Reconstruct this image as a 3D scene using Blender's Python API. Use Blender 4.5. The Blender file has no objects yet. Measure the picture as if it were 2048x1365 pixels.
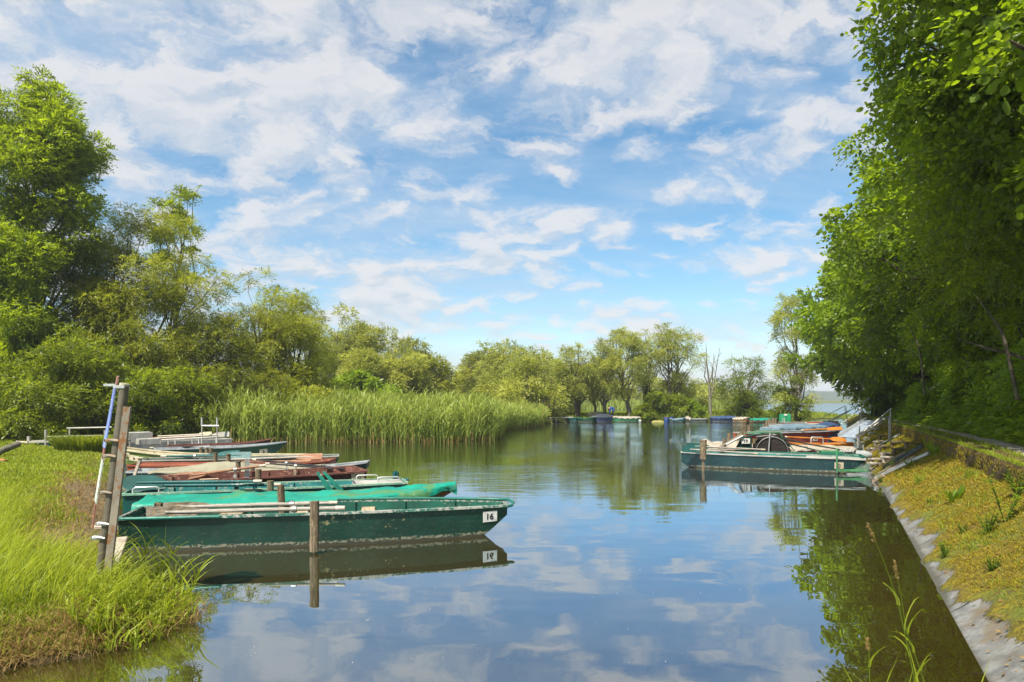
import bpy, math, random
import numpy as np
from mathutils import Vector, Matrix
R = math.radians
SC = bpy.context.scene
COL = SC.collection
rng = np.random.default_rng(7)
F, HZ, EYE = 1365.0, 800.0, 1.9          # focal length and horizon of the photograph in its pixels, eye height in metres

def P(px, py, Y):                          # the point at distance Y seen at a pixel of the photograph
    return np.array([(px-1024)/F*Y, Y, EYE-(py-HZ)/F*Y])
def GW(px, py, z):                         # the point at height z seen at a pixel
    Y = F*(EYE-z)/(py-HZ)
    return np.array([(px-1024)/F*Y, Y, z])
def nrm(v):
    v = np.asarray(v, float)
    return v/np.maximum(np.linalg.norm(v, axis=-1, keepdims=True), 1e-9)
def sstep(a, b, x):
    t = np.clip((np.asarray(x, float)-a)/(b-a), 0, 1)
    return t*t*(3-2*t)

# ------------------------------------------------------------------ objects
def tag(o, label=None, cat=None, group=None, kind=None):
    if label: o['label'] = label
    if cat: o['category'] = cat
    if group: o['group'] = group
    if kind: o['kind'] = kind
    return o
def thing(name, label, cat, loc=(0, 0, 0), rz=0, group=None):
    o = bpy.data.objects.new(name, None)
    COL.objects.link(o)
    o.location = [float(c) for c in loc]
    o.rotation_euler = (0, 0, rz)
    o.empty_display_size = .2
    return tag(o, label, cat, group)
def link(name, me, parent=None):
    o = bpy.data.objects.new(name, me)
    COL.objects.link(o)
    if parent is not None: o.parent = parent
    return o

def np_mesh(name, V, quads=None, tris=None, mats=(), tint=None, midx=None, smooth=False, attrs=None):
    V = np.asarray(V, np.float32)
    quads = np.zeros((0, 4), np.int32) if quads is None else np.asarray(quads, np.int32).reshape(-1, 4)
    tris = np.zeros((0, 3), np.int32) if tris is None else np.asarray(tris, np.int32).reshape(-1, 3)
    me = bpy.data.meshes.new(name)
    me.vertices.add(len(V)); me.vertices.foreach_set('co', V.ravel())
    nl = quads.size+tris.size
    me.loops.add(nl)
    me.loops.foreach_set('vertex_index', np.concatenate([quads.ravel(), tris.ravel()]))
    nq, nt = len(quads), len(tris)
    me.polygons.add(nq+nt)
    st = np.concatenate([np.arange(nq)*4, nq*4+np.arange(nt)*3]).astype(np.int32)
    me.polygons.foreach_set('loop_start', st)
    if smooth: me.polygons.foreach_set('use_smooth', np.ones(nq+nt, bool))
    for m in mats: me.materials.append(m)
    if midx is not None: me.polygons.foreach_set('material_index', np.asarray(midx, np.int32))
    if tint is not None:
        a = me.attributes.new('tint', 'FLOAT', 'FACE')
        a.data.foreach_set('value', np.asarray(tint, np.float32))
    for k, v in (attrs or {}).items():
        a = me.attributes.new(k, 'FLOAT', 'POINT')
        a.data.foreach_set('value', np.asarray(v, np.float32))
    me.update(calc_edges=True)
    return me

class MB:
    """Collects solid shapes and links them as one mesh object."""
    def __init__(s):
        s.v, s.f, s.m, s.sm = [], [], [], []
    def add(s, V, faces, mi=0, smooth=False):
        n = len(s.v)
        s.v.extend([tuple(float(c) for c in p) for p in V])
        for f in faces:
            s.f.append([n+i for i in f]); s.m.append(mi); s.sm.append(smooth)
        return s
    def hexa(s, c8, mi=0):                 # 8 corners: bottom ring, top ring
        return s.add(c8, [(3, 2, 1, 0), (4, 5, 6, 7), (0, 1, 5, 4), (1, 2, 6, 5), (2, 3, 7, 6), (3, 0, 4, 7)], mi)
    def box(s, c, d, ax=(1, 0, 0), up=(0, 0, 1), mi=0, bev=0.0):
        x = nrm(ax); z = np.asarray(up, float); z = nrm(z-x*np.dot(x, z)); y = np.cross(z, x)
        c = np.asarray(c, float); hx, hy, hz = d[0]/2, d[1]/2, d[2]/2
        b = min(bev, hx*.45, hy*.45, hz*.45)
        if b <= 0:
            return s.hexa([c+x*a*hx+y*e*hy+z*g*hz for g in (-1, 1) for a, e in ((-1, -1), (1, -1), (1, 1), (-1, 1))], mi)
        rings = []
        for g, k in ((-hz, b), (-hz+b, 0), (hz-b, 0), (hz, b)):
            ring = []
            for a, e in ((-1, -1), (1, -1), (1, 1), (-1, 1)):
                p1 = c+x*a*(hx-k)+y*e*(hy-k-b)+z*g
                p2 = c+x*a*(hx-k-b)+y*e*(hy-k)+z*g
                ring += [p2, p1] if a*e > 0 else [p1, p2]
            rings.append(ring)
        V = [p for r in rings for p in r]
        fs = [tuple(range(7, -1, -1)), tuple(range(24, 32))]
        for i in range(3):
            for j in range(8):
                k = (j+1) % 8
                fs.append((i*8+j, i*8+k, i*8+8+k, i*8+8+j))
        return s.add(V, fs, mi)
    def tube(s, path, rad, n=8, mi=0, caps=True, smooth=True):
        path = [np.asarray(p, float) for p in path]
        if np.isscalar(rad): rad = [rad]*len(path)
        V, fs = [], []
        ref = None
        for i, p in enumerate(path):
            t = nrm(path[min(i+1, len(path)-1)]-path[max(i-1, 0)])
            if ref is None:
                ref = np.array([0, 0, 1.]) if abs(t[2]) < .9 else np.array([1., 0, 0])
            x = nrm(ref-t*np.dot(ref, t)); ref = x
            y = np.cross(t, x)
            for k in range(n):
                a = 2*math.pi*k/n
                V.append(p+(x*math.cos(a)+y*math.sin(a))*rad[i])
        for i in range(len(path)-1):
            for k in range(n):
                k2 = (k+1) % n
                fs.append((i*n+k, i*n+k2, i*n+n+k2, i*n+n+k))
        s.add(V, fs, mi, smooth)
        if caps:
            m = len(path)-1
            s.add(V[:n], [tuple(range(n-1, -1, -1))], mi)
            s.add(V[m*n:], [tuple(range(n))], mi)
        return s
    def grid(s, G, mi=0, smooth=True, flip=False):
        G = np.asarray(G, float); a, b = G.shape[:2]
        fs = []
        for i in range(a-1):
            for j in range(b-1):
                q = (i*b+j, i*b+j+1, i*b+b+j+1, i*b+b+j)
                fs.append(q[::-1] if flip else q)
        return s.add(G.reshape(-1, 3), fs, mi, smooth)
    def slab(s, pts, thick, nvec, mi=0):   # flat outline given thickness along nvec
        pts = [np.asarray(p, float) for p in pts]; nv = nrm(nvec)*thick/2; n = len(pts)
        V = [p-nv for p in pts]+[p+nv for p in pts]
        fs = [tuple(range(n-1, -1, -1)), tuple(range(n, 2*n))]+[(i, (i+1) % n, n+(i+1) % n, n+i) for i in range(n)]
        return s.add(V, fs, mi)
    def ball(s, c, r, mi=0, n=10, sc=(1, 1, 1)):
        c = np.asarray(c, float); V = []; fs = []
        for i in range(n//2+1):
            th = math.pi*i/(n//2)
            for k in range(n):
                ph = 2*math.pi*k/n
                V.append(c+np.array([math.sin(th)*math.cos(ph)*sc[0], math.sin(th)*math.sin(ph)*sc[1], math.cos(th)*sc[2]])*r)
        for i in range(n//2):
            for k in range(n):
                fs.append((i*n+k, i*n+n+k, i*n+n+(k+1) % n, i*n+(k+1) % n))
        return s.add(V, fs, mi, True)
    def build(s, name, mats, parent=None):
        me = bpy.data.meshes.new(name)
        me.from_pydata(s.v, [], s.f)
        for m in (mats if isinstance(mats, (list, tuple)) else [mats]): me.materials.append(m)
        me.polygons.foreach_set('material_index', s.m)
        me.polygons.foreach_set('use_smooth', s.sm)
        me.update()
        return link(name, me, parent)

# ------------------------------------------------------------------ materials
class NT:
    def __init__(s, nt):
        s.nt = nt; nt.nodes.clear()
    def n(s, typ, ins=None, **props):
        nd = s.nt.nodes.new(typ)
        for k, v in props.items(): setattr(nd, k, v)
        for k, v in (ins or {}).items():
            sk = nd.inputs[k]
            if isinstance(v, bpy.types.NodeSocket): s.nt.links.new(v, sk)
            else: sk.default_value = v
        return nd
    def math(s, op, a, b=0.0, c=None, clamp=False):
        ins = {0: a, 1: b}
        if c is not None: ins[2] = c
        return s.n('ShaderNodeMath', ins, operation=op, use_clamp=clamp).outputs[0]
    def mix(s, f, a, b, mode='MIX'):
        nd = s.n('ShaderNodeMix', None, data_type='RGBA', blend_type=mode)
        for i, v in ((0, f), (6, a), (7, b)):
            if isinstance(v, bpy.types.NodeSocket): s.nt.links.new(v, nd.inputs[i])
            else: nd.inputs[i].default_value = v if i == 0 else (*v[:3], 1)
        return nd.outputs[2]
    def rng(s, v, a, b, c=0., d=1., smooth=True):
        return s.n('ShaderNodeMapRange', {0: v, 1: a, 2: b, 3: c, 4: d}, interpolation_type='SMOOTHSTEP' if smooth else 'LINEAR').outputs[0]
    def noise(s, vec, scale, detail=4., rough=.55, dist=0., out=0):
        return s.n('ShaderNodeTexNoise', {'Vector': vec, 'Scale': scale, 'Detail': detail, 'Roughness': rough, 'Distortion': dist}).outputs[out]
    def mapv(s, vec, scale=(1, 1, 1), rot=(0, 0, 0), loc=(0, 0, 0)):
        return s.n('ShaderNodeMapping', {'Vector': vec, 'Scale': scale, 'Rotation': rot, 'Location': loc}).outputs[0]
    def bump(s, h, strength=.4, dist=.02):
        return s.n('ShaderNodeBump', {'Height': h, 'Strength': strength, 'Distance': dist}).outputs[0]

MATS = {}
def new_mat(name):
    m = bpy.data.materials.new(name); m.use_nodes = True
    MATS[name] = m
    return m, NT(m.node_tree)
def out(t, sh):
    t.n('ShaderNodeOutputMaterial', {'Surface': sh})
def principled(t, col, rough=.5, spec=.4, metal=0., normal=None):
    ins = {'Base Color': col if isinstance(col, bpy.types.NodeSocket) else (*col, 1), 'Roughness': rough, 'Specular IOR Level': spec, 'Metallic': metal}
    if normal is not None: ins['Normal'] = normal
    return t.n('ShaderNodeBsdfPrincipled', ins).outputs[0]
def obj_co(t): return t.n('ShaderNodeTexCoord').outputs['Object']
def wpos(t): return t.n('ShaderNodeNewGeometry').outputs['Position']
def shade(c, k): return tuple(min(1, x*k) for x in c)

def m_paint(name, col, chip=(.35, .33, .25), wear=.5, rough=.5, scum=False, seed=0., amount=.0):
    """Old boat paint: faded patches, fine scratches, chips down to the ground coat, scum at the waterline."""
    m, t = new_mat(name)
    co = t.mapv(obj_co(t), loc=(seed, seed*.7, 0))
    n1 = t.noise(co, 2.3, 5.)
    n2 = t.noise(t.mapv(co, scale=(1, 1, 3)), 14., 6., .65)
    c = t.mix(t.rng(n1, .3, .75), shade(col, .75), shade(col, 1.3))
    c = t.mix(t.math('MULTIPLY', t.rng(n2, .5, .8), .25), c, tuple(x*.6+.12 for x in col))
    n3 = t.noise(co, 22., 5., .7)
    big = t.noise(co, 1.7, 2.)
    chipf = t.rng(t.math('ADD', n3, t.math('MULTIPLY', big, .5)), 1.0-wear*.13-amount, 1.02-wear*.13-amount)
    c = t.mix(t.math('MULTIPLY', chipf, .85), c, chip)
    scr = t.noise(t.mapv(co, scale=(2, 2, 60), rot=(0, .2, .1)), 3., 3.)
    c = t.mix(t.rng(scr, .70, .74, 0, .35), c, tuple(x*.5+.2 for x in col))
    st = t.noise(t.mapv(co, scale=(7, 7, .7)), 2.2, 5., .6)
    c = t.mix(t.rng(st, .48, .72, 0, .5), c, tuple(x*.45+.012 for x in col))
    if scum:
        z = t.n('ShaderNodeSeparateXYZ', {0: wpos(t)}).outputs[2]
        zz = t.math('ADD', z, t.math('MULTIPLY', t.noise(co, 9., 5.), .07))
        c = t.mix(t.rng(zz, .095, .06), c, (.032, .030, .018))
        band = t.math('MULTIPLY', t.rng(zz, .115, .095), t.rng(zz, .06, .08))
        c = t.mix(t.math('MULTIPLY', band, t.rng(t.noise(co, 30., 4.), .4, .6)), c, (.17, .16, .11))
    b = t.bump(t.math('ADD', n2, t.math('MULTIPLY', chipf, -.6)), .25, .01)
    out(t, principled(t, c, rough, .25, normal=b))
    return m
def m_wood(name, c1, c2, scale=(14, 14, 1.2), rough=.85, bump=.6, lichen=None):
    m, t = new_mat(name)
    co = obj_co(t)
    g = t.noise(t.mapv(co, scale=scale), 3., 8., .68, 1.2)
    bl = t.noise(co, 5., 4.)
    c = t.mix(t.rng(g, .32, .68), c1, c2)
    c = t.mix(t.rng(bl, .5, .75, 0, .6), c, shade(c1, .55))
    if lichen: c = t.mix(t.rng(t.noise(co, 16., 5., .7), .58, .66, 0, .8), c, lichen)
    out(t, principled(t, c, rough, .2, normal=t.bump(g, bump, .02)))
    return m
def m_metal(name, col, rough=.45, metal=.6, rust=0.):
    m, t = new_mat(name)
    co = obj_co(t)
    n = t.noise(co, 8., 6., .7)
    c = t.mix(t.rng(n, .3, .7), shade(col, .75), shade(col, 1.15))
    mt = metal
    if rust:
        r = t.rng(t.math('ADD', t.noise(co, 11., 7., .72), rust), .62, .7)
        c = t.mix(r, c, (.19, .085, .03))
        mt = t.math('MULTIPLY', t.math('SUBTRACT', 1., r), metal)
    out(t, principled(t, c, rough, .5, mt, t.bump(n, .15, .01)))
    return m
def m_plain(name, col, rough=.7, spec=.3, var=.25, scale=12., bump=.1):
    m, t = new_mat(name)
    n = t.noise(obj_co(t), scale, 6., .65)
    c = t.mix(t.rng(n, .25, .75), shade(col, 1-var), shade(col, 1+var))
    out(t, principled(t, c, rough, spec, normal=t.bump(n, bump, .02)))
    return m
def m_fabric(name, col, dirt=(.2, .2, .12), amount=.3, rough=.75, spots=None):
    m, t = new_mat(name)
    co = obj_co(t)
    n = t.noise(co, 2.2, 6., .6)
    c = t.mix(t.rng(n, .3, .75), shade(col, .8), shade(col, 1.2))
    c = t.mix(t.rng(t.noise(co, 6., 7., .7), .55, .75, 0, amount), c, dirt)
    if spots: c = t.mix(t.rng(t.noise(t.mapv(co, loc=(3, 1, 0), scale=(.7, 1.6, .3)), 2.6, 3., .5), .56, .60, 0, .9), c, spots)
    w = t.noise(t.mapv(co, scale=(1, 3, 2)), 4., 4.)
    out(t, principled(t, c, rough, .3, normal=t.bump(t.math('ADD', w, t.math('MULTIPLY', t.noise(t.mapv(co, scale=(1, .3, .3), rot=(.3, .2, .4)), 9., 3.), .5)), .6, .05)))
    return m
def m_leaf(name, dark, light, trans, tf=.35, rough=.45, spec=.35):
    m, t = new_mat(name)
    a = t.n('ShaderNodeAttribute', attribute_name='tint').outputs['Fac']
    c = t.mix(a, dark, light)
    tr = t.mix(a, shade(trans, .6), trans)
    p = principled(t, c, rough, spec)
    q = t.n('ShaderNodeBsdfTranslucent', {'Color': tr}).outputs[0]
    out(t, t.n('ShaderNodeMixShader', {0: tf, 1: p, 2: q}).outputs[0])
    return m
def m_bark(name, c1, c2):
    m, t = new_mat(name)
    co = obj_co(t)
    g = t.noise(t.mapv(co, scale=(1, 1, .25)), 9., 8., .7, .6)
    c = t.mix(t.rng(g, .35, .65), c1, c2)
    c = t.mix(t.rng(t.noise(co, 2.5, 4.), .52, .72, 0, .5), c, (.09, .11, .05))
    out(t, principled(t, c, .9, .15, normal=t.bump(g, .8, .04)))
    return m
# where the cloud field is thicker or thinner: photo direction, sharpness, weight
SKY_BLOBS = [(1480, 330, 40, .03), (850, 200, 40, .025), (1550, 60, 10, .04), (1000, 150, 30, .03), (1100, 700, 30, .04), (420, 110, 14, .015), (700, 330, 20, .035), (1250, 400, 22, .06), (1560, 180, 26, .02), (1180, 200, 60, .03),
             (640, 470, 70, -.09), (1080, 560, 22, -.12), (1450, 560, 24, -.10), (1640, 310, 60, -.07), (1010, 260, 160, -.08), (960, 60, 110, -.05),
             (770, 598, 420, .16), (1255, 615, 1200, .13), (1340, 250, 120, -.05), (300, 600, 30, .02)]
SKY_LOC = (1.7, .4, 0)
# ------------------------------------------------------------------ camera, sky, sun
cam = bpy.data.cameras.new('camera')
cam.lens, cam.sensor_width, cam.sensor_fit = 24.0, 36.0, 'HORIZONTAL'
cam.shift_y = (HZ-682.5)/2048
cam.clip_start, cam.clip_end = .05, 6000
camo = link('camera', cam)
camo.location, camo.rotation_euler = (0, 0, EYE), (R(90), 0, 0)
SC.camera = camo
SUN_EL, SUN_AZ = 55.0, 213.0               # azimuth clockwise from the view direction: high, from the right
SUND = np.array([math.sin(R(SUN_AZ))*math.cos(R(SUN_EL)), math.cos(R(SUN_AZ))*math.cos(R(SUN_EL)), math.sin(R(SUN_EL))])
sl = bpy.data.lights.new('sun', 'SUN')
sl.energy, sl.angle, sl.color = 5.0, R(.6), (1, .94, .82)
so = link('sun', sl)
so.rotation_euler = Vector(-SUND).to_track_quat('-Z', 'Y').to_euler()
so.location = (20, -10, 40)

CLOUD = 5.0
wd = bpy.data.worlds.new('World'); SC.world = wd; wd.use_nodes = True
t = NT(wd.node_tree)
sky = t.n('ShaderNodeTexSky', sky_type='NISHITA', sun_disc=False, sun_elevation=R(SUN_EL), sun_rotation=R(SUN_AZ), altitude=260., air_density=1.0, dust_density=.6, ozone_density=1.6).outputs[0]
d = t.n('ShaderNodeVectorMath', {0: t.n('ShaderNodeTexCoord').outputs['Generated']}, operation='NORMALIZE').outputs[0]
sp = t.n('ShaderNodeSeparateXYZ', {0: d})
dx, dy, dz = sp.outputs
zc = t.math('ADD', t.math('MAXIMUM', dz, 0.), .34)
pl = t.n('ShaderNodeCombineXYZ', {0: t.math('DIVIDE', dx, zc), 1: t.math('DIVIDE', dy, zc), 2: 0.}).outputs[0]
def skydir(px, py):
    v = nrm([(px-1024)/F, 1, (HZ-py)/F]); return tuple(float(c) for c in v)
bias = None
for px, py, sharp, w in SKY_BLOBS:
    dt = t.n('ShaderNodeVectorMath', {0: d, 1: skydir(px, py)}, operation='DOT_PRODUCT').outputs['Value']
    g = t.math('MULTIPLY', t.math('EXPONENT', t.math('MULTIPLY', t.math('SUBTRACT', dt, 1.), sharp)), w)
    bias = g if bias is None else t.math('ADD', bias, g)
co = t.mapv(pl, rot=(0, 0, R(-24)), scale=(1.0, 1.15, 1), loc=SKY_LOC)
def vadd(a_, b_): return t.n('ShaderNodeVectorMath', {0: a_, 1: b_}, operation='ADD').outputs[0]
def vmul(a_, b_): return t.n('ShaderNodeVectorMath', {0: a_, 1: b_}, operation='MULTIPLY').outputs[0]
warp = vadd(t.noise(co, 3.4, 6., .62, out=1), (-.5, -.5, 0))
co2 = vadd(co, vmul(warp, (.34, .34, 0)))
def dens(v):
    a_ = t.noise(v, 2.9, 4., .5)
    v2 = vadd(v, vmul(vadd(t.noise(v, 16., 3., .6, out=1), (-.5, -.5, 0)), (.05, .05, 0)))
    pf = t.n('ShaderNodeTexVoronoi', {'Vector': v2, 'Scale': 9.5, 'Smoothness': .5}, feature='SMOOTH_F1').outputs['Distance']
    pf = t.math('SUBTRACT', .85, pf)
    b_ = t.noise(v, 12., 8., .66)
    return t.math('ADD', t.math('ADD', t.math('MULTIPLY', a_, .50), t.math('MULTIPLY', pf, .24)), t.math('MULTIPLY', b_, .36))
n0 = dens(co2)
n1 = dens(vadd(vmul(co2, (.978, .978, 1)), (.018, -.004, 0)))
cov = t.math('ADD', n0, bias)
den = t.rng(cov, .425, .60)
lit = t.math('ADD', t.math('MULTIPLY', t.math('SUBTRACT', n0, n1), 6.5), .60, clamp=True)
thick = t.rng(cov, .57, .80)
lit = t.math('SUBTRACT', lit, t.math('MULTIPLY', thick, .10), clamp=True)
ccol = t.mix(lit, tuple(CLOUD*c for c in (.72, .78, .86)), tuple(CLOUD*c for c in (1.0, .965, .95)))
vn = t.noise(t.mapv(pl, rot=(0, 0, R(38)), scale=(.9, 2.6, 1)), 2.0, 7., .6)
veil = t.math('MULTIPLY', t.rng(t.math('ADD', vn, t.math('MULTIPLY', bias, .6)), .32, .74), .62)
hs = t.n('ShaderNodeHueSaturation', {'Hue': .488, 'Saturation': 1.25, 'Value': .95, 'Color': sky}).outputs[0]
c1 = t.mix(veil, hs, tuple(CLOUD*c for c in (.62, .77, .95)))
c2 = t.mix(t.math('MULTIPLY', den, .78), c1, ccol)
fade = t.math('MULTIPLY', t.rng(dz, .10, .0), .6)
c3 = t.mix(fade, c2, tuple(CLOUD*c for c in (.72, .83, .96)))
bg = t.n('ShaderNodeBackground', {'Color': c3, 'Strength': .085}).outputs[0]
t.n('ShaderNodeOutputWorld', {'Surface': bg})
SC.view_settings.view_transform = 'Standard'
try: SC.view_settings.look = 'None'
except Exception: pass
SC.view_settings.exposure = 1.08
SC.view_settings.gamma = 1.0
SC.cycles.use_denoising = True
SC.cycles.denoising_input_passes = 'RGB_ALBEDO_NORMAL'
SC.cycles.denoising_prefilter = 'ACCURATE'
SC.cycles.max_bounces = 10
SC.cycles.diffuse_bounces = 8
SC.cycles.transparent_max_bounces = 4
SC.cycles.volume_bounces = 0
SC.cycles.sample_clamp_indirect = 8.0
# ------------------------------------------------------------------ the lie of the land
TA = .47; CA = 1/math.sqrt(1+TA*TA); SA = TA*CA
def bank(s, w, z):                         # right bank: s along the waterline, w away from the water
    return np.stack(np.broadcast_arrays(1.05+SA*np.asarray(s, float)+CA*np.asarray(w, float), CA*np.asarray(s, float)-SA*np.asarray(w, float), z), -1)
def bank_w(x, y): return (x-1.05)*CA-y*SA
def bank_s(x, y): return (x-1.05)*SA+y*CA
def kz(s): return 1-.27*sstep(14, 48, s)   # the bank gets lower further on
LAGOON = np.array([(-30, 3.2), (-9, 3.7), (-5.2, 4.35), (-3.6, 4.72), (-3.25, 5.0), (-2.95, 5.35), (-3.05, 6.0), (-3.5, 6.7), (-4.25, 7.6), (-4.85, 8.5), (-5.9, 10.3), (-7.6, 13.0),
                   (-10.4, 18.0), (-14.2, 25.0), (-16.6, 29), (-16, 31), (-11.4, 29.6), (-7, 30.2), (-2.8, 30.6), (-.9, 31.6), (-.6, 36), (-.8, 41.6), (.6, 45.5), (2.2, 50), (2.6, 57), (3.1, 60.6), (8, 60.2), (13.5, 60.4),
                   (20, 61.5), (26.7, 66), (33.9, 70), (1.7, 1.4), (-4, 1.1), (-30, 1.0)], float)
LAKE = np.array([(4, 84), (30, 80), (40, 76), (60, 73), (420, 73), (420, 420), (150, 430), (42, 128), (8, 124)], float)
def sdf(x, y, poly):                       # distance to the outline, negative inside
    P2 = np.stack([x, y], -1); dmin = np.full(x.shape, 1e9); ins = np.zeros(x.shape, bool)
    for i in range(len(poly)):
        a, b = poly[i], poly[(i+1) % len(poly)]
        e = b-a; w = P2-a
        tt = np.clip((w@e)/(e@e), 0, 1)
        dmin = np.minimum(dmin, np.linalg.norm(w-tt[..., None]*e, axis=-1))
        c = ((a[1] <= y) & (b[1] > y)) | ((b[1] <= y) & (a[1] > y))
        xi = a[0]+(y-a[1])/np.where(abs(e[1]) < 1e-9, 1e-9, e[1])*e[0]
        ins ^= c & (x < xi)
    return np.where(ins, -dmin, dmin)
def wob(x, y, f, ph=0.):
    return np.sin(x*f+ph)*np.cos(y*f*1.13+1.7*ph)*.6+np.sin(x*f*2.3+y*f*1.9+ph*3)*.4
def height(x, y):
    x = np.asarray(x, float); y = np.asarray(y, float)
    w = bank_w(x, y); s = bank_s(x, y)
    sd = np.minimum(sdf(x, y, LAGOON), sdf(x, y, LAKE))
    sdj = sd+.12*wob(x, y, 3.1)+.05*wob(x, y, 9.)
    land = .13*(1-np.exp(-np.maximum(sdj, 0)/.25))+.29*(1-np.exp(-np.maximum(sdj, 0)/2.6))+.03*wob(x, y, 1.3)*np.clip(sdj, 0, 1)
    marsh = sstep(27, 31, y)*sstep(-14, -10, x)*(1-sstep(57, 60, y))*(w < -4)
    land = land*(1-.75*marsh)
    h = np.where(sdj < 0, np.maximum(-1.1, .55*sdj), land)
    k = kz(s)
    right = np.where(w < 1.27, np.minimum(.6*w-.28, .42)*k, np.where(w < 2.1, .98*k, (1.04+.40*np.minimum(w-2.1, 9)+.10*wob(x, y, .8)*np.clip(w-2.1, 0, 1))*k))
    onr = (w > -1.2) & (s < 68) & (s > -30)
    h = np.where(onr & ((w > .0) | (s < 68)), np.where(w > 0, right, np.minimum(h, .6*w-.28)), h)
    far = np.hypot(x, y)
    return h+np.where((far > 140) & (sd > 20), .3, 0)
# fan of ground sheet cells, finer near the viewer's bank
th = np.concatenate([np.linspace(-180, -52, 90)[:-1], np.linspace(-52, 52, 400), np.linspace(52, 180, 90)[1:]])
rr = np.concatenate([[.05], np.exp(np.linspace(math.log(.7), math.log(320), 190)), [500, 800, 1300, 2200]])
TH, RR = np.meshgrid(np.radians(th), rr, indexing='ij')
GX, GY = RR*np.sin(TH), RR*np.cos(TH)
GZ = height(GX, GY)
sdm = sdf(GX, GY, LAGOON)
na, nb = GX.shape
idx = np.arange(na*nb).reshape(na, nb)
q = np.stack([idx[:-1, :-1], idx[1:, :-1], idx[1:, 1:], idx[:-1, 1:]], -1).reshape(-1, 4)[:, ::-1]
def earth_mask(x, y):                      # trodden bare earth by the boats' sterns
    sd = sdf(x, y, LAGOON)
    m = sstep(1.4, .5, sd+.4*wob(x, y, 1.7))*sstep(7.0, 8.2, y)*sstep(17, 13, y)*(x < 0)
    return np.clip(m, 0, 1)*(sd > -.5)
m_ground, t = new_mat('ground_soil')
co = wpos(t)
e = t.n('ShaderNodeAttribute', attribute_name='earth').outputs['Fac']
n1, n2 = t.noise(co, 1.1, 6., .6), t.noise(co, 17., 7., .7)
g = t.mix(t.rng(n2, .35, .65), (.045, .068, .010), (.12, .15, .022))
g = t.mix(t.rng(n1, .45, .7), g, (.14, .13, .03))
s_ = t.mix(t.rng(n2, .3, .7), (.07, .05, .025), (.19, .145, .08))
s_ = t.mix(t.rng(t.noise(co, 60., 3.), .62, .68), s_, (.28, .24, .17))
c = t.mix(t.rng(t.math('ADD', e, t.math('MULTIPLY', t.math('SUBTRACT', n2, .5), .5)), .3, .6), g, s_)
z = t.n('ShaderNodeSeparateXYZ', {0: co}).outputs[2]
c = t.mix(t.rng(t.math('ADD', z, t.math('MULTIPLY', n1, .1)), .14, .06), c, (.05, .036, .014))
out(t, principled(t, c, .95, .15, normal=t.bump(n2, .9, .05)))
ground = link('ground', np_mesh('ground', np.stack([GX, GY, GZ], -1).reshape(-1, 3), q, mats=[m_ground], smooth=True, attrs={'earth': earth_mask(GX, GY).ravel()}))
tag(ground, kind='structure')

# ------------------------------------------------------------------ water: murky brown below a rippled mirror
m_water, t = new_mat('water')
co = wpos(t)
sp = t.n('ShaderNodeSeparateXYZ', {0: co})
dist = sp.outputs[1]
calm = t.rng(dist, 9., 26., 0., 1.)
patch = t.noise(t.mapv(co, scale=(.16, .10, 1)), 1., 3.)
w1 = t.noise(t.mapv(co, scale=(1.3, 5.5, 1), rot=(0, 0, .08)), 1.1, 3., .5)
w2 = t.noise(t.mapv(co, scale=(.9, 1.6, 1)), .55, 2., .5)
amp = t.math('MULTIPLY', calm, t.rng(patch, .36, .66, .25, 1.2))
h = t.math('ADD', t.math('MULTIPLY', w1, t.math('MULTIPLY', amp, .017)), t.math('MULTIPLY', w2, .008))
b = t.n('ShaderNodeBump', {'Height': h, 'Strength': 1.0, 'Distance': 1.0}).outputs[0]
mud = t.mix(t.rng(t.noise(co, .35, 4.), .3, .7), (.032, .023, .004), (.046, .034, .007))
fr = t.n('ShaderNodeFresnel', {'IOR': 1.52, 'Normal': b}).outputs[0]
fr = t.math('POWER', fr, .40, clamp=True)
df = t.n('ShaderNodeBsdfDiffuse', {'Color': mud}).outputs[0]
gl = t.n('ShaderNodeBsdfGlossy', {'Color': (.75, .88, 1, 1), 'Roughness': .0, 'Normal': b}).outputs[0]
out(t, t.n('ShaderNodeMixShader', {0: fr, 1: df, 2: gl}).outputs[0])
mb = MB()
gx = np.array([-2200, -600, -120, -30, 0, 30, 120, 600, 2200.]); gy = np.array([-40, 0, 10, 40, 120, 500, 2200.])
mb.grid([[(x, y, 0) for y in gy] for x in gx], flip=True)
tag(mb.build('water', m_water), kind='structure')

# ------------------------------------------------------------------ the paved right bank: slope, wall, path
ss = np.concatenate([np.linspace(-8, 2, 12)[:-1], np.linspace(2, 16, 150)[:-1], np.linspace(16, 67, 150)])
ww = np.concatenate([[-1.5, -.7, -.3], np.linspace(-.1, 1.15, 30)])
S, W = np.meshgrid(ss, ww, indexing='ij')
Wc = W+.03*np.sin(S*.9)+.015*np.sin(S*2.7)
edge = .055+.07*np.sin(S*1.3+.5)+.06*np.sin(S*4.1)+.05*np.sin(S*9.7+1)+.14*sstep(7.0, 5.4, S)-.14*sstep(13, 17, S)
moss = sstep(edge, edge+.16, W)
lump = (np.sin(S*13+W*21)*np.sin(W*17-S*7)*.5+np.sin(S*37+W*11)*np.sin(W*47+S*5)*.5)
ZS = .67*Wc*kz(S)+moss*(.038+.034*lump*(.6+.4*np.sin(S*2.3+W*3)))
V = bank(S, Wc, ZS)
na, nb = S.shape
idx = np.arange(na*nb).reshape(na, nb)
q = np.stack([idx[:-1, :-1], idx[:-1, 1:], idx[1:, 1:], idx[1:, :-1]], -1).reshape(-1, 4)[:, ::-1]
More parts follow.
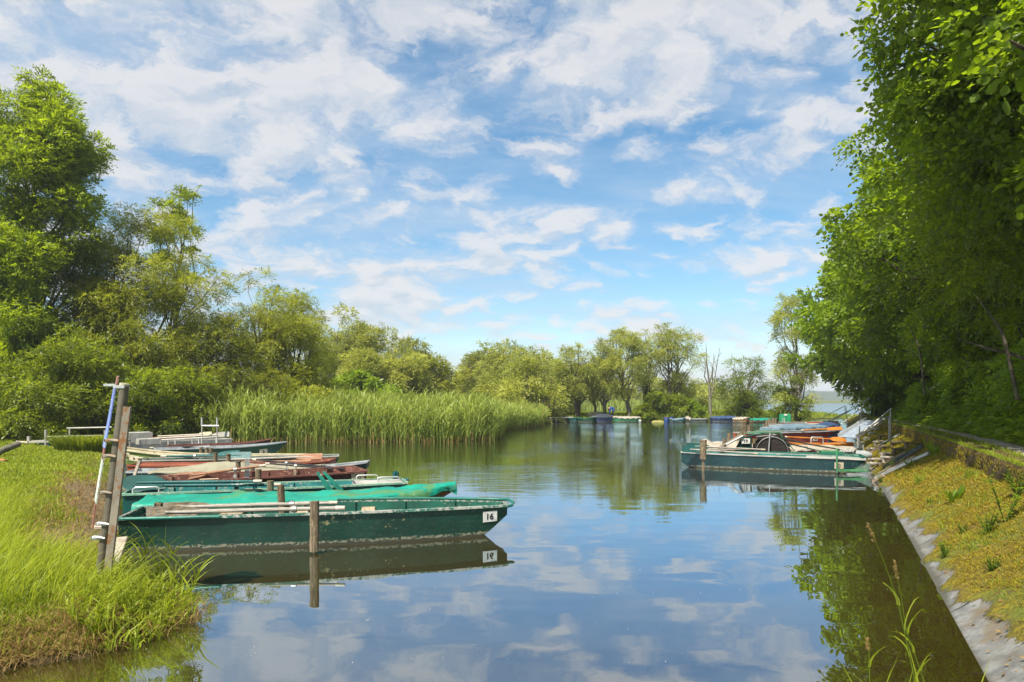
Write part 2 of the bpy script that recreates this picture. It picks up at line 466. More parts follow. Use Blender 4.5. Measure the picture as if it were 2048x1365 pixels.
def moss_col(t, co, streak):
    n1, n2, n3 = t.noise(streak, 3.2, 7., .62), t.noise(co, 26., 6., .7), t.noise(co, 1.3, 4.)
    c = t.mix(t.rng(n1, .3, .7), (.11, .092, .008), (.37, .285, .014))
    c = t.mix(t.rng(n2, .35, .7), (.11, .08, .012), c)
    c = t.mix(t.rng(n3, .46, .62, 0, .75), c, (.12, .155, .02))
    c = t.mix(t.rng(t.noise(co, 2.1, 5., .65), .56, .68, 0, .7), c, (.085, .055, .02))
    c = t.mix(t.rng(t.noise(streak, 7., 5., .7), .54, .66, 0, .8), c, (.11, .05, .014))
    return c, t.math('ADD', n2, n1)
m_slope, t = new_mat('mossy_concrete')
co = wpos(t)
a = t.n('ShaderNodeAttribute', attribute_name='moss').outputs['Fac']
sa = t.n('ShaderNodeAttribute', attribute_name='along').outputs['Fac']
ua = t.n('ShaderNodeAttribute', attribute_name='up').outputs['Fac']
streak = t.n('ShaderNodeCombineXYZ', {0: t.math('MULTIPLY', sa, 3.2), 1: t.math('MULTIPLY', ua, 1.1), 2: 0.}).outputs[0]
mc, mh = moss_col(t, co, streak)
c1 = t.mix(t.rng(t.noise(co, 6., 8., .7), .3, .7), (.09, .088, .08), (.21, .205, .19))
c1 = t.mix(t.rng(t.noise(streak, 5., 7., .75), .58, .66, 0, .85), c1, (.07, .05, .03))
c1 = t.mix(t.rng(t.math('ADD', t.noise(co, 3.1, 7., .7), t.math('MULTIPLY', ua, .35)), .50, .70, 0, .8), c1, (.13, .095, .05))
jt = t.math('ABSOLUTE', t.math('SUBTRACT', t.math('FRACT', t.math('ADD', t.math('DIVIDE', sa, 2.95), .215)), .5))
c1 = t.mix(t.rng(jt, .006, .003), c1, (.03, .028, .02))
c1 = t.mix(t.rng(t.math('ADD', ua, t.math('MULTIPLY', t.noise(co, 5., 4.), .08)), .10, .04, 0, .85), c1, (.06, .052, .03))
k = t.rng(t.math('ADD', a, t.math('MULTIPLY', t.math('SUBTRACT', t.noise(streak, 6., 8., .78), .5), 2.8)), .36, .46)
c = t.mix(k, c1, mc)
bh = t.math('MULTIPLY', mh, t.math('ADD', t.math('MULTIPLY', k, .9), .1))
out(t, principled(t, c, t.math('ADD', .45, t.math('MULTIPLY', k, .5)), .25, normal=t.bump(bh, .9, .05)))
o = link('embankment', np_mesh('embankment', V.reshape(-1, 3), q, mats=[m_slope], smooth=True, attrs={'moss': moss.ravel(), 'along': S.ravel(), 'up': W.ravel()}))
tag(o, kind='structure')
# wall: mossy face and rounded top
prof = [(1.10, .62), (1.12, .80), (1.115, .90), (1.12, 1.0), (1.14, 1.07), (1.19, 1.105), (1.28, 1.11), (1.38, 1.10), (1.50, 1.085), (1.56, 1.0)]
G = np.zeros((len(ss), len(prof), 3)); At = np.zeros((len(ss), len(prof)))
for j, (w, z) in enumerate(prof):
    jit = .015*np.sin(ss*3.1+j)+.012*np.sin(ss*8.3+2*j)
    G[:, j] = bank(ss, w+jit, (z+jit*.6)*kz(ss)); At[:, j] = j*.06
m_wall, t = new_mat('mossy_wall')
co = wpos(t)
sa = t.n('ShaderNodeAttribute', attribute_name='along').outputs['Fac']
ua = t.n('ShaderNodeAttribute', attribute_name='up').outputs['Fac']
streak = t.n('ShaderNodeCombineXYZ', {0: t.math('MULTIPLY', sa, 7.), 1: t.math('MULTIPLY', ua, 1.6), 2: 0.}).outputs[0]
mc, mh = moss_col(t, co, streak)
c1 = t.mix(t.rng(t.noise(co, 7., 7., .7), .3, .7), (.055, .036, .014), (.17, .115, .05))
c = t.mix(t.rng(t.noise(streak, 1.6, 6., .7), .56, .72), c1, mc)
c = t.mix(t.rng(t.noise(streak, 3., 6., .75), .50, .60, 0, .85), c, (.05, .034, .012))
out(t, principled(t, c, .9, .2, normal=t.bump(mh, .9, .06)))
na, nb = G.shape[:2]; idx = np.arange(na*nb).reshape(na, nb)
q = np.stack([idx[:-1, :-1], idx[:-1, 1:], idx[1:, 1:], idx[1:, :-1]], -1).reshape(-1, 4)[:, ::-1]
o = link('retaining_wall', np_mesh('retaining_wall', G.reshape(-1, 3), q, mats=[m_wall], smooth=True, attrs={'along': np.repeat(ss, nb), 'up': At.ravel()}))
tag(o, 'low mossy concrete wall along the sloped bank between moss and footpath', 'wall')
# path
m_path, t = new_mat('path_gravel')
co = wpos(t)
n1, n2, n3 = t.noise(co, 90., 4., .7), t.noise(co, 6., 6., .65), t.noise(co, 300., 2.)
c = t.mix(t.rng(n1, .3, .7), (.22, .185, .145), (.48, .41, .33))
c = t.mix(t.rng(n3, .55, .7, 0, .6), c, (.52, .48, .42))
c = t.mix(t.rng(n2, .55, .72, 0, .65), c, (.13, .10, .05))
out(t, principled(t, c, .95, .15, normal=t.bump(n1, .8, .02)))
pw = np.linspace(1.46, 2.28, 7)
G = np.zeros((len(ss), 7, 3))
for j, w in enumerate(pw):
    G[:, j] = bank(ss, w+.05*np.sin(ss*1.7)*(j == 6), (1.075+.012*math.sin(j*1.3)+.01*np.sin(ss*2.1+j))*kz(ss))
mb = MB(); mb.grid(G, flip=True)
tag(mb.build('path', m_path), kind='structure')

# ------------------------------------------------------------------ far shore hills
m_hill, t = new_mat('hill_forest')
n = t.noise(wpos(t), .05, 6., .7)
out(t, principled(t, t.mix(t.rng(n, .3, .7), (.022, .035, .016), (.05, .075, .03)), 1., .05))
hx = np.linspace(-1600, 2000, 260)
G = []
for k, (yy, f) in enumerate(((1050, 0), (1090, .35), (1130, .7), (1200, 1.), (1400, .9), (1700, 0))):
    G.append(np.stack([hx, np.full_like(hx, yy)+0*hx, (15+6*np.sin(hx*.0042+1)+3*np.sin(hx*.013)+1.6*np.sin(hx*.05)+.9*np.sin(hx*.13+k))*f], -1))
mb = MB(); mb.grid(np.array(G))
tag(mb.build('hills', m_hill), kind='structure')
# ------------------------------------------------------------------ leaves, blades and trees
def rand_dir(n, g): 
    v = g.normal(size=(n, 3)); return nrm(v)
def leaf_quads(pos, axis, side, L, Wd, fold=.15, broad=False):
    """One small face (or a folded pair of faces) per leaf."""
    n = len(pos); L = np.broadcast_to(L, n)[:, None]; Wd = np.broadcast_to(Wd, n)[:, None]
    axis = nrm(axis); side = nrm(side-axis*np.sum(side*axis, -1, keepdims=True)); up = np.cross(axis, side)
    if broad:
        b = pos; tip = pos+axis*L-up*L*.10
        r1 = pos+axis*L*.28+side*Wd*.46-up*Wd*fold; r2 = pos+axis*L*.70+side*Wd*.40-up*Wd*fold
        l1 = pos+axis*L*.28-side*Wd*.46-up*Wd*fold; l2 = pos+axis*L*.70-side*Wd*.40-up*Wd*fold
        V = np.stack([b, r1, r2, tip, l2, l1], 1).reshape(-1, 3)
        i = np.arange(n)[:, None]*6
        Q = np.concatenate([i+np.array([0, 1, 2, 3]), i+np.array([0, 3, 4, 5])], 1).reshape(-1, 4)
        return V, Q, 2
    V = np.stack([pos, pos+axis*L*.45+side*Wd*.5-up*Wd*fold, pos+axis*L, pos+axis*L*.45-side*Wd*.5-up*Wd*fold], 1).reshape(-1, 3)
    return V, np.arange(n*4).reshape(-1, 4), 1
def blades(base, lean, h, w, g, curl=.5, seg=3):
    """Grass blades: tapering bent strips. lean: horizontal direction times amount."""
    n = len(base); h = np.broadcast_to(h, n); w = np.broadcast_to(w, n)
    fa = g.uniform(0, 2*math.pi, n); sd = np.stack([np.cos(fa), np.sin(fa), np.zeros(n)], -1)
    V = []
    for k in range(seg):
        u = k/seg
        c = base+lean*(u**1.8)[..., None]*h[:, None] if False else base+lean*(u**1.8)*h[:, None]
        c = c+np.array([0, 0, 1.])*(h*(u-curl*.35*u**3))[:, None]
        ww = (w*(1-.55*u))[:, None]*.5
        V += [c-sd*ww, c+sd*ww]
    tip = base+lean*h[:, None]+np.array([0, 0, 1.])*(h*(1-curl*.5))[:, None]
    V.append(tip)
    m = 2*seg+1
    V = np.stack(V, 1).reshape(-1, 3)
    i = np.arange(n)[:, None]*m
    Q = np.concatenate([i+np.array([2*k, 2*k+1, 2*k+3, 2*k+2]) for k in range(seg-1)], 1).reshape(-1, 4)
    T = (i+np.array([2*seg-2, 2*seg-1, 2*seg])).reshape(-1, 3)
    return V, Q, T, seg-1
def hlean(n, g, amt, bias=(0, 0)):
    a = g.uniform(0, 2*math.pi, n); m = np.abs(g.normal(amt, amt*.5, n))
    return np.stack([np.cos(a)*m+bias[0], np.sin(a)*m+bias[1], np.zeros(n)], -1)
class Leaves:
    def __init__(s): s.V, s.Q, s.T, s.tq, s.tt, s.n = [], [], [], [], [], 0
    def leaf(s, pos, axis, side, L, W, tint, fold=.15, broad=False):
        V, Q, k = leaf_quads(pos, axis, side, L, W, fold, broad)
        s.V.append(V); s.Q.append(Q+s.n); s.tq.append(np.repeat(np.broadcast_to(tint, len(pos)), k)); s.n += len(V)
    def blade(s, base, lean, h, w, tint, g, curl=.5, seg=3):
        V, Q, T, k = blades(base, lean, h, w, g, curl, seg)
        tint = np.broadcast_to(tint, len(base))
        s.V.append(V); s.Q.append(Q+s.n); s.T.append(T+s.n); s.tq.append(np.repeat(tint, k)); s.tt.append(tint); s.n += len(V)
    def mesh(s, name, mat):
        V = np.concatenate(s.V); Q = np.concatenate(s.Q) if s.Q else None; T = np.concatenate(s.T) if s.T else None
        return np_mesh(name, V, Q, T, [mat], tint=np.clip(np.concatenate(s.tq+s.tt), 0, 1))

m_ash = m_leaf('ash_leaf', (.046, .080, .004), (.18, .24, .008), (.46, .58, .012), .48)
m_willow = m_leaf('willow_leaf', (.068, .088, .008), (.29, .305, .026), (.56, .60, .035), .42)
m_far = m_leaf('distant_willow_leaf', (.12, .145, .022), (.34, .355, .060), (.60, .63, .08), .42, .6)
m_lime = m_leaf('broad_leaf', (.022, .046, .003), (.11, .165, .007), (.42, .58, .013), .47, .4, .3)
m_dark = m_leaf('shrub_leaf', (.032, .058, .005), (.145, .185, .012), (.42, .50, .018), .45)
m_bright = m_leaf('bright_shrub_leaf', (.075, .125, .006), (.17, .24, .012), (.40, .54, .02), .40)
m_reedleaf = m_leaf('reed_leaf', (.10, .15, .020), (.30, .35, .070), (.46, .54, .07), .42)
m_grass = m_leaf('grass_blade', (.10, .15, .008), (.30, .34, .022), (.50, .58, .03), .42, .5)
m_dry = m_leaf('dry_grass', (.14, .075, .018), (.34, .23, .08), (.4, .27, .08), .3, .7)
m_herb = m_leaf('herb_leaf', (.042, .090, .006), (.18, .27, .013), (.44, .60, .02), .42)
m_mossleaf = m_leaf('moss_tuft', (.11, .09, .008), (.37, .29, .016), (.44, .36, .02), .35, .8)
m_barkg = m_bark('grey_bark', (.07, .06, .045), (.19, .17, .13))
m_barkd = m_bark('dark_bark', (.03, .025, .018), (.09, .075, .05))

def tree(name, label, base, H, env, rx, leafm, g, group=None, ncl=60, nspray=2500, K=7, spray=.6, L=.12, Wd=.04, droop=.3, clr=1.1, trunk_r=.18, trunk_top=.75,
         bark=None, lean=(0, 0), ry=None, low=.1, trunks=1, broad=False, tintb=.5, spread=.75, limbs=26, flat=.75, cat='tree', core=0, off=(0, 0), sag=.25, part=None, outl=0.45, stray=.1):
    """A tapered trunk with limbs, and a crown of leaf sprays gathered in clumps. env: (height fraction, radius fraction) outline."""
    base = np.asarray(base, float)
    ry = rx if ry is None else ry
    o = thing(name, label, cat, base, 0, group)
    lean = np.array([lean[0], lean[1], 0.])
    zf = np.array([e[0] for e in env]); rf = np.array([e[1] for e in env])
    # clump centres
    zz = np.linspace(0, 1, 200); wgt = np.interp(zz, zf, rf)**1.5+1e-4
    cz = g.choice(zz, ncl, p=wgt/wgt.sum())+g.normal(0, .012, ncl)
    cz = np.clip(cz, zf[0], zf[-1])
    ang = g.uniform(0, 2*math.pi, ncl); out_ = g.uniform(0, 1, ncl) < stray
    rad = np.interp(cz, zf, rf)*np.where(out_, g.uniform(1.02, 1.3, ncl), g.uniform(0, 1, ncl)**outl)
    C = np.stack([np.cos(ang)*rad*rx+off[0]*np.sin(cz*math.pi), np.sin(ang)*rad*ry+off[1]*np.sin(cz*math.pi), cz*H], -1)+lean*(cz[:, None])
    size = clr*np.where(out_, .55, 1.)*g.uniform(.5, 1.3, ncl)*np.clip(np.interp(cz, zf, rf)*1.4+.2, .35, 1)
    # trunk(s) and limbs
    mb = MB()
    tops = []
    for k in range(trunks):
        a = 2*math.pi*k/trunks+g.uniform(0, 1); sp_ = (0 if trunks == 1 else .16*H)
        n = 9; us = np.linspace(0, 1, n)
        path = np.stack([lean[0]*us*trunk_top+sp_*math.cos(a)*us**1.2+off[0]*np.sin(us*trunk_top*math.pi)*.8, lean[1]*us*trunk_top+sp_*math.sin(a)*us**1.2+off[1]*np.sin(us*trunk_top*math.pi)*.8, us*trunk_top*H-.15], -1)
        path[1:, :2] += g.normal(0, .012*H, (n-1, 2))*us[1:, None]
        r = trunk_r*(1-.85*us)*(1 if trunks == 1 else .75); r[0] *= 1.35
        mb.tube(path, r, 9); tops.append((path, r))
    order = g.permutation(ncl)[:limbs]
    for ci in order:
        path, r = tops[g.integers(len(tops))] if trunks > 1 else tops[0]
        c = C[ci]; tz = np.clip((c[2]/H-.22)/trunk_top*g.uniform(.75, 1.0), low/trunk_top*.8, .97)
        f_ = tz*(len(path)-1); i0 = int(min(f_, len(path)-2)); b0 = path[i0]+(path[i0+1]-path[i0])*(f_-i0); rb = r[i0]*.5
        mid = (b0+c)/2+np.array([0, 0, -.06*H*g.uniform(-.2, .8)])+g.normal(0, .02*H, 3)
        q1, q2 = b0+(mid-b0)*.55+g.normal(0, .008*H, 3), mid+(c-mid)*.55+g.normal(0, .01*H, 3)
        end = c+nrm(c-mid)*size[ci]*.5
        mb.tube([b0, q1, mid, q2, c, end], [max(rb, .02), rb*.75+.008, rb*.55+.008, rb*.4+.006, rb*.25+.005, .004], 6, caps=False)
    mb.build('trunk', bark or m_barkg, o)
    # leaf sprays
    share = size**2; share = share/share.sum()
    ci = g.choice(ncl, nspray, p=share)
    dr = rand_dir(nspray, g); dr[:, 2] = dr[:, 2]*.9+.12
    rr_ = g.uniform(.25, 1, nspray)**.5
    ctr = np.array([0, 0, H*.5])+lean*.5
    pos = C[ci]+dr*(size[ci]*rr_)[:, None]*np.array([1, 1, flat])
    outd = nrm(pos-C[ci]+.35*nrm(pos-ctr)*size[ci][:, None])
    td = nrm(outd*.8+np.array([0, 0, -droop])+g.normal(0, .35, (nspray, 3)))
    ct = g.normal(0, .25, ncl)
    lv = Leaves()
    sl_ = spray*g.uniform(.6, 1.3, nspray); lsz = g.uniform(.65, 1.3, nspray)
    sidev = nrm(np.cross(td, g.normal(size=(nspray, 3))+np.array([0, 0, 1.5])))
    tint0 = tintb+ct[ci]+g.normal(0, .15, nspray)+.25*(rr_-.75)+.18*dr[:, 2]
    for k in range(K):
        u = (k+.5)/K
        p = pos+td*(sl_*(u-.4))[:, None]+np.array([0, 0, -1.])*(sag*sl_*u*u)[:, None]
        sg = (1 if k % 2 else -1)
        ax = td*(.75 if k < K-1 else 1.6)+sidev*sg*spread*(1 if k < K-1 else .1)+g.normal(0, .22, (nspray, 3))+np.array([0, 0, -.35*droop])
        nv = np.cross(td, sidev)+g.normal(0, .45, (nspray, 3))
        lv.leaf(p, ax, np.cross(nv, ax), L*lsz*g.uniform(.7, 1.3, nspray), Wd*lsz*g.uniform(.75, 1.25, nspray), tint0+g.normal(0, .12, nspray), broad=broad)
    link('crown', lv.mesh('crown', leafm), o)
    return o
ROUND = [(.12, .25), (.25, .75), (.45, 1.), (.65, .95), (.82, .7), (.95, .3), (1., .06)]
DOME = [(.02, .7), (.2, 1.), (.45, .98), (.7, .75), (.88, .42), (1., .08)]
TALL = [(.1, .5), (.22, .9), (.4, .95), (.55, .8), (.68, .85), (.8, .8), (.92, .5), (1., .1)]
VASE = [(.34, .25), (.45, .6), (.6, .95), (.78, 1.), (.92, .65), (1., .12)]
POP = [(.12, .5), (.3, .8), (.5, 1.), (.75, .8), (.9, .5), (1., .1)]

def at_px(px, Y, z=None):
    x = (px-1024)/F*Y
    return np.array([x, Y, float(height(np.array([x]), np.array([Y]))[0]) if z is None else z])
def Htop(py, Y, z0): return EYE-(py-HZ)/F*Y-z0
G = lambda k: np.random.default_rng(k)

# left bank, near
b = at_px(70, 29.5); H = Htop(150, 29.5, b[2])
tree('ash_tree', 'tallest ash tree on the grass bank, bright green feathery crown above everything else there', b, H, [(.03, .55), (.12, .8), (.3, .9), (.42, .72), (.50, .95), (.60, .72), (.66, .85), (.75, .95), (.87, .85), (.95, .5), (1., .12)], 2.05, m_ash, G(1),
     ncl=120, stray=.05, nspray=19000, K=9, spray=.5, L=.17, Wd=.055, droop=.15, clr=.95, trunk_r=.24, trunk_top=.9, limbs=40, tintb=.55, low=.2, sag=.3)
b = at_px(345, 37); H = Htop(352, 37, b[2])
tree('ash_tree', 'slender ash whose small open top pokes up behind the big rounded willow', b, H, [(.3, .5), (.6, .6), (.72, .55), (.86, .9), (.95, .8), (1., .3)], 1.5, m_ash, G(2), ncl=30, nspray=1500, K=9, spray=.5, L=.16, Wd=.06, clr=.5, trunk_r=.14, trunk_top=.97, limbs=20, tintb=.25, lean=(.4, 0))
W_ = dict(K=9, spray=.6, L=.15, Wd=.034, droop=.25, sag=.45, spread=.55)
b = at_px(295, 32.5); H = Htop(415, 32.5, b[2])
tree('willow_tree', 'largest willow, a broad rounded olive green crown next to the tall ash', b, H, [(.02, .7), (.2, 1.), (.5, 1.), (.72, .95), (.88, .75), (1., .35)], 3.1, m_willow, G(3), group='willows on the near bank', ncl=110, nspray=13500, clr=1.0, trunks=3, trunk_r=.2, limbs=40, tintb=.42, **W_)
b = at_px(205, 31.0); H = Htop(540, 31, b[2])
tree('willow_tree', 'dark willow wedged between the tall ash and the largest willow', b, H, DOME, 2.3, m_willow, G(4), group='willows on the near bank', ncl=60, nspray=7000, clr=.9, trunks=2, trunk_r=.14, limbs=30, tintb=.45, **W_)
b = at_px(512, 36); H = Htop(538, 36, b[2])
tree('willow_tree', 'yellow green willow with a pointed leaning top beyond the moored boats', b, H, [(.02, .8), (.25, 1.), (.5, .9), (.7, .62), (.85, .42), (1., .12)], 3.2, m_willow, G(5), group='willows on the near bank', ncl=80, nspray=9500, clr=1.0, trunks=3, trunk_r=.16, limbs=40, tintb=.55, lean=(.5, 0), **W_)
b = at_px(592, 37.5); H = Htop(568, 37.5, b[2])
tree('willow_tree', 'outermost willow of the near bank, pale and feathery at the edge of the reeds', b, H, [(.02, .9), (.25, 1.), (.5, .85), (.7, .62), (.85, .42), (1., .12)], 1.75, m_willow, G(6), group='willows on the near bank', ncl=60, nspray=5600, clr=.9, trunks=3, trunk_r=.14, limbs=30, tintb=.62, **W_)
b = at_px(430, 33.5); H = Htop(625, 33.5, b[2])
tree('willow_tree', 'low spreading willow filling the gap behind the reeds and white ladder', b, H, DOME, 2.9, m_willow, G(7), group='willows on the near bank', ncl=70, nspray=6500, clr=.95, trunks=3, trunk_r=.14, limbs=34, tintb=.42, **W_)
b = at_px(-70, 30); H = Htop(470, 30, b[2])
tree('ash_tree', 'ash tree cut off by the edge of the view beyond the grass', b, H, TALL, 1.6, m_ash, G(8), ncl=60, nspray=5200, K=8, spray=.55, L=.16, Wd=.05, clr=.95, tintb=.35, low=.1)
# shrubs at the foot of the trees
shr = [(-20, 27.0, 735, 2.2, m_dark, .5, 'dark shrub at the far end of the lawn behind the grey log'),
       (92, 27.0, 690, 1.9, m_dark, .8, 'leafy shrub below the tall ash with light green tips'),
       (165, 27.5, 655, 1.8, m_dark, .65, 'tall loose shrub behind the landing stage handrail'),
       (262, 28.5, 700, 1.9, m_dark, .75, 'dense shrub behind the leaning sign post'),
       (345, 29.5, 705, 1.7, m_dark, .6, 'dark shrub behind the pale boats and oars'),
       (400, 31.5, 735, 1.6, m_willow, .30, 'willow shrub just left of the white ladder tops'),
       (560, 34.5, 720, 2.6, m_willow, .58, 'wide willow shrub rising straight out of the reeds')]
for i, (px, Y, top, rx, mm, tb, lab) in enumerate(shr):
    b = at_px(px, Y)
    tree('shrub', lab, b, Htop(top, Y, b[2]), [(.0, .8), (.25, 1.), (.6, .9), (.85, .6), (1., .15)], rx, mm, G(20+i), group='shrubs at the foot of the bank trees', ncl=45, nspray=3300, K=7, spray=.45, L=.13, Wd=.05, droop=.2, clr=.7, trunks=4, trunk_r=.05, trunk_top=.6, limbs=14, tintb=tb, cat='shrub', bark=m_barkd)
b = at_px(712, 52); H = Htop(742, 52, b[2])
tree('elder_bush', 'vivid yellow green bush humped above the reeds in the middle distance', b, H, [(.0, .8), (.35, 1.), (.65, .85), (.88, .5), (1., .15)], 2.9, m_bright, G(31), ncl=55, nspray=3600, K=6, spray=.5, L=.24, Wd=.13, clr=.8, trunks=3, trunk_r=.05, limbs=10, tintb=.55, cat='bush', flat=.6)
# middle distance belt behind the reeds
mid = [(672, 64, 594, 3.1, POP, m_far, .30, 'tall poplar with upright sparse top, highest tree of the distant belt'),
       (655, 70, 690, 3.6, ROUND, m_far, .5, 'grey green willow below and left of the tall poplar'),
       (715, 66, 628, 1.7, POP, m_far, .32, 'narrow poplar close to the taller poplar'),
       (765, 64, 645, 2.7, ROUND, m_far, .55, 'broad silvery willow right of the poplars behind the vivid bush'),
       (722, 60, 700, 2.3, ROUND, m_far, .62, 'pale low willow right behind the vivid bush'),
       (822, 72, 675, 2.0, POP, m_far, .22, 'dark topped tree peeping over the silvery willows'),
       (812, 63, 700, 2.4, ROUND, m_far, .48, 'middle willow of the belt behind the tall reeds'),
       (868, 66, 706, 2.2, DOME, m_willow, .35, 'olive tree with a pointed crown behind the reeds'),
       (918, 74, 722, 3.0, DOME, m_far, .60, 'faint low tree in the dip of the distant belt'),
       (968, 68, 684, 1.9, POP, m_far, .36, 'dark upright tree where the belt rises again'),
       (1025, 66, 678, 3.0, ROUND, m_far, .34, 'dark green rounded tree behind the pale hanging willow'),
       (1088, 70, 704, 2.4, ROUND, m_far, .52, 'light tree between the hanging willow and the shore trees'),
       (1052, 57.5, 715, 2.9, [(.0, .95), (.3, 1.), (.6, .85), (.85, .55), (1., .15)], m_far, .62, 'pale willow hanging down to the reeds at the lagoon corner'),
       (1002, 62, 738, 2.0, DOME, m_far, .42, 'short bushy tree left of the pale hanging willow')]
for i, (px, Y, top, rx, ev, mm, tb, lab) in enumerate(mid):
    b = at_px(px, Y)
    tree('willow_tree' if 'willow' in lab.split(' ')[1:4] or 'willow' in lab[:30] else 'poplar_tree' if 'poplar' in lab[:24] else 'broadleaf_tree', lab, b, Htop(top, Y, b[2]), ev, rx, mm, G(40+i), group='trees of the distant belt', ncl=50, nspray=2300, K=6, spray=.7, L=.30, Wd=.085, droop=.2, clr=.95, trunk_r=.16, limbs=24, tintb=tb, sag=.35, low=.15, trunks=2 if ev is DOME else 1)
# trees on the far spit of land
SP = dict(K=6, spray=.75, L=.25, Wd=.056, droop=.3, sag=.45, spread=.6)
far = [(1132, 64, 690, 1.35, POP, .45, .16, 800, 24, 'thin straight tree standing left of the forked willow', {}),
       (1155, 61.8, 690, 2.3, [(.34, .4), (.46, .95), (.62, 1.), (.8, .75), (1., .15)], .42, .26, 2000, 46, 'forked pollard willow on the spit behind the black pontoon', dict(trunks=2)),
       (1212, 62.5, 716, 2.0, VASE, .40, .17, 1300, 36, 'leaning willow that bends over the person in blue', dict(lean=(-.7, 0))),
       (1192, 66, 735, 2.2, VASE, .50, .15, 1100, 30, 'willow just behind the leaning one with a short dark trunk', dict(lean=(-.5, 0))),
       (1262, 62, 652, 2.6, [(.30, .3), (.42, .85), (.58, 1.), (.75, .85), (.9, .6), (1., .15)], .55, .24, 2700, 60, 'biggest willow of the spit with a crooked low side branch', dict(lean=(-1.0, 0), off=(-.4, 0))),
       (1292, 64, 664, 1.6, VASE, .38, .18, 1000, 30, 'straight dark trunked tree beside the biggest willow', {}),
       (1342, 63, 650, 2.5, [(.36, .35), (.48, .6), (.64, .95), (.8, 1.), (.93, .7), (1., .2)], .34, .24, 1900, 54, 'open crowned willow with a fork high in its bare trunk', dict(trunks=2)),
       (1372, 67, 735, 1.9, DOME, .75, .12, 1500, 40, 'yellowish round willow low behind the high forked willow', dict(trunks=2)),
       (1487, 62.5, 710, 2.5, [(.1, .55), (.28, .9), (.5, 1.), (.72, .85), (.9, .5), (1., .12)], .36, .17, 1700, 50, 'round airy tree standing alone right of the bare tree', dict(trunks=3)),
       (1592, 58, 556, 1.9, [(.05, .8), (.2, 1.1), (.32, .75), (.5, .8), (.75, .9), (.9, .6), (1., .15)], .46, .2, 2500, 60, 'tall airy birch at the end of the wood above the green cabinet', {})]
for i, (px, Y, top, rx, ev, tb, tr, ns, nc, lab, kw) in enumerate(far):
    b = at_px(px, Y)
    tree('birch_tree' if 'birch' in lab else 'willow_tree' if 'willow' in lab[:24] else 'broadleaf_tree', lab, b, Htop(top, Y, b[2]), ev, rx, m_far if i != 8 else m_dark, G(60+i), group='trees on the far spit', ncl=nc, nspray=ns, clr=.62, trunk_r=tr, limbs=min(nc, 34), tintb=tb, trunk_top=.8, low=.25, bark=m_barkd if i in (1, 5, 6) else m_barkg, **{**SP, **kw})
bushes = [(1312, 61.5, 762, 1.75, m_dark, .5, 'round dark bush at the water below the biggest willow'), (1352, 62, 790, 1.3, m_dark, .65, 'lighter bush beside the round dark bush on the shore'),
          (1382, 62.5, 802, 1.0, m_bright, .4, 'small yellow green bush at the shore near the grey boat'), (1290, 61, 808, .8, m_dark, .55, 'little bush at the foot of the straight dark trunk'),
          (1492, 62.3, 776, 1.2, m_dark, .25, 'dark bush around the foot of the lone airy tree'), (1582, 57, 745, 1.75, m_dark, .25, 'dark bush at the foot of the tall airy birch'), (1105, 60, 800, .9, m_far, .55, 'low bush at the reed corner beside the black pontoon')]
for i, (px, Y, top, rx, mm, tb, lab) in enumerate(bushes):
    b = at_px(px, Y)
    tree('bush', lab, b, Htop(top, Y, b[2]), [(.0, .85), (.3, 1.), (.65, .85), (.88, .5), (1., .15)], rx, mm, G(80+i), group='bushes on the far spit', ncl=26, nspray=1000, K=6, spray=.45, L=.2, Wd=.1, clr=.5, trunks=3, trunk_r=.04, limbs=8, tintb=tb, cat='bush', bark=m_barkd)
# bare dead tree
b = at_px(1421, 62); o = thing('dead_tree', 'bare dead tree with thin upright branches on the far spit', 'tree', b)
mb = MB(); g = G(95); Hd = Htop(686, 62, b[2])
main = [np.array([.0, 0, -.2]), np.array([-.05, 0, .25*Hd]), np.array([-.15, 0, .5*Hd]), np.array([-.36, 0, .75*Hd]), np.array([-.42, 0, Hd])]
mb.tube(main, [.17, .12, .09, .055, .012], 7)
mb.build('trunk', m_barkg, o); mb = MB()
for z0, tip, z1 in ((.2, .95, .92), (.3, .45, .68), (.45, .6, .8), (.42, -.75, .85)):
    p0 = np.array([-.05-.15*z0, 0, z0*Hd]); p3 = np.array([tip*.85, g.normal(0, .3), z1*Hd])
    pth = [p0, p0+(p3-p0)*np.array([.5, .5, .33])+g.normal(0, .08, 3), p0+(p3-p0)*np.array([.8, .8, .68])+g.normal(0, .08, 3), p3]
    mb.tube(pth, [.07, .05, .035, .01], 6)
    for j in range(6):
        q = pth[1]+(pth[3]-pth[1])*g.uniform(0, 1); e = q+np.array([g.normal(0, .35), g.normal(0, .3), g.uniform(.3, .8)])
        mb.tube([q, (q+e)/2+g.normal(0, .05, 3), e], [.022, .016, .006], 5)
mb.build('branches', m_barkg, o)
# beyond the second water
fartree = [(1110, 150, 752, 5.5), (1165, 165, 760, 6), (1225, 150, 768, 5), (1305, 160, 756, 6), (1392, 150, 770, 5), (1440, 155, 764, 5.5), (1255, 190, 762, 6.5), (1345, 190, 764, 6.5), (1040, 150, 745, 6), (960, 150, 745, 7)]
for i, (px, Y, top, rx) in enumerate(fartree):
    b = at_px(px, Y)
    tree('broadleaf_tree', ['hazy tree far beyond the lake arm, seen between the spit trunks', 'hazy tree far beyond the lake arm, seen between the spit trunks'][0], b, Htop(top, Y, b[2]), DOME, rx, m_far, G(100+i), group='hazy trees beyond the lake arm', ncl=24, nspray=600, K=5, spray=1.2, L=.8, Wd=.4, clr=1.9, trunk_r=.2, limbs=6, tintb=.4)

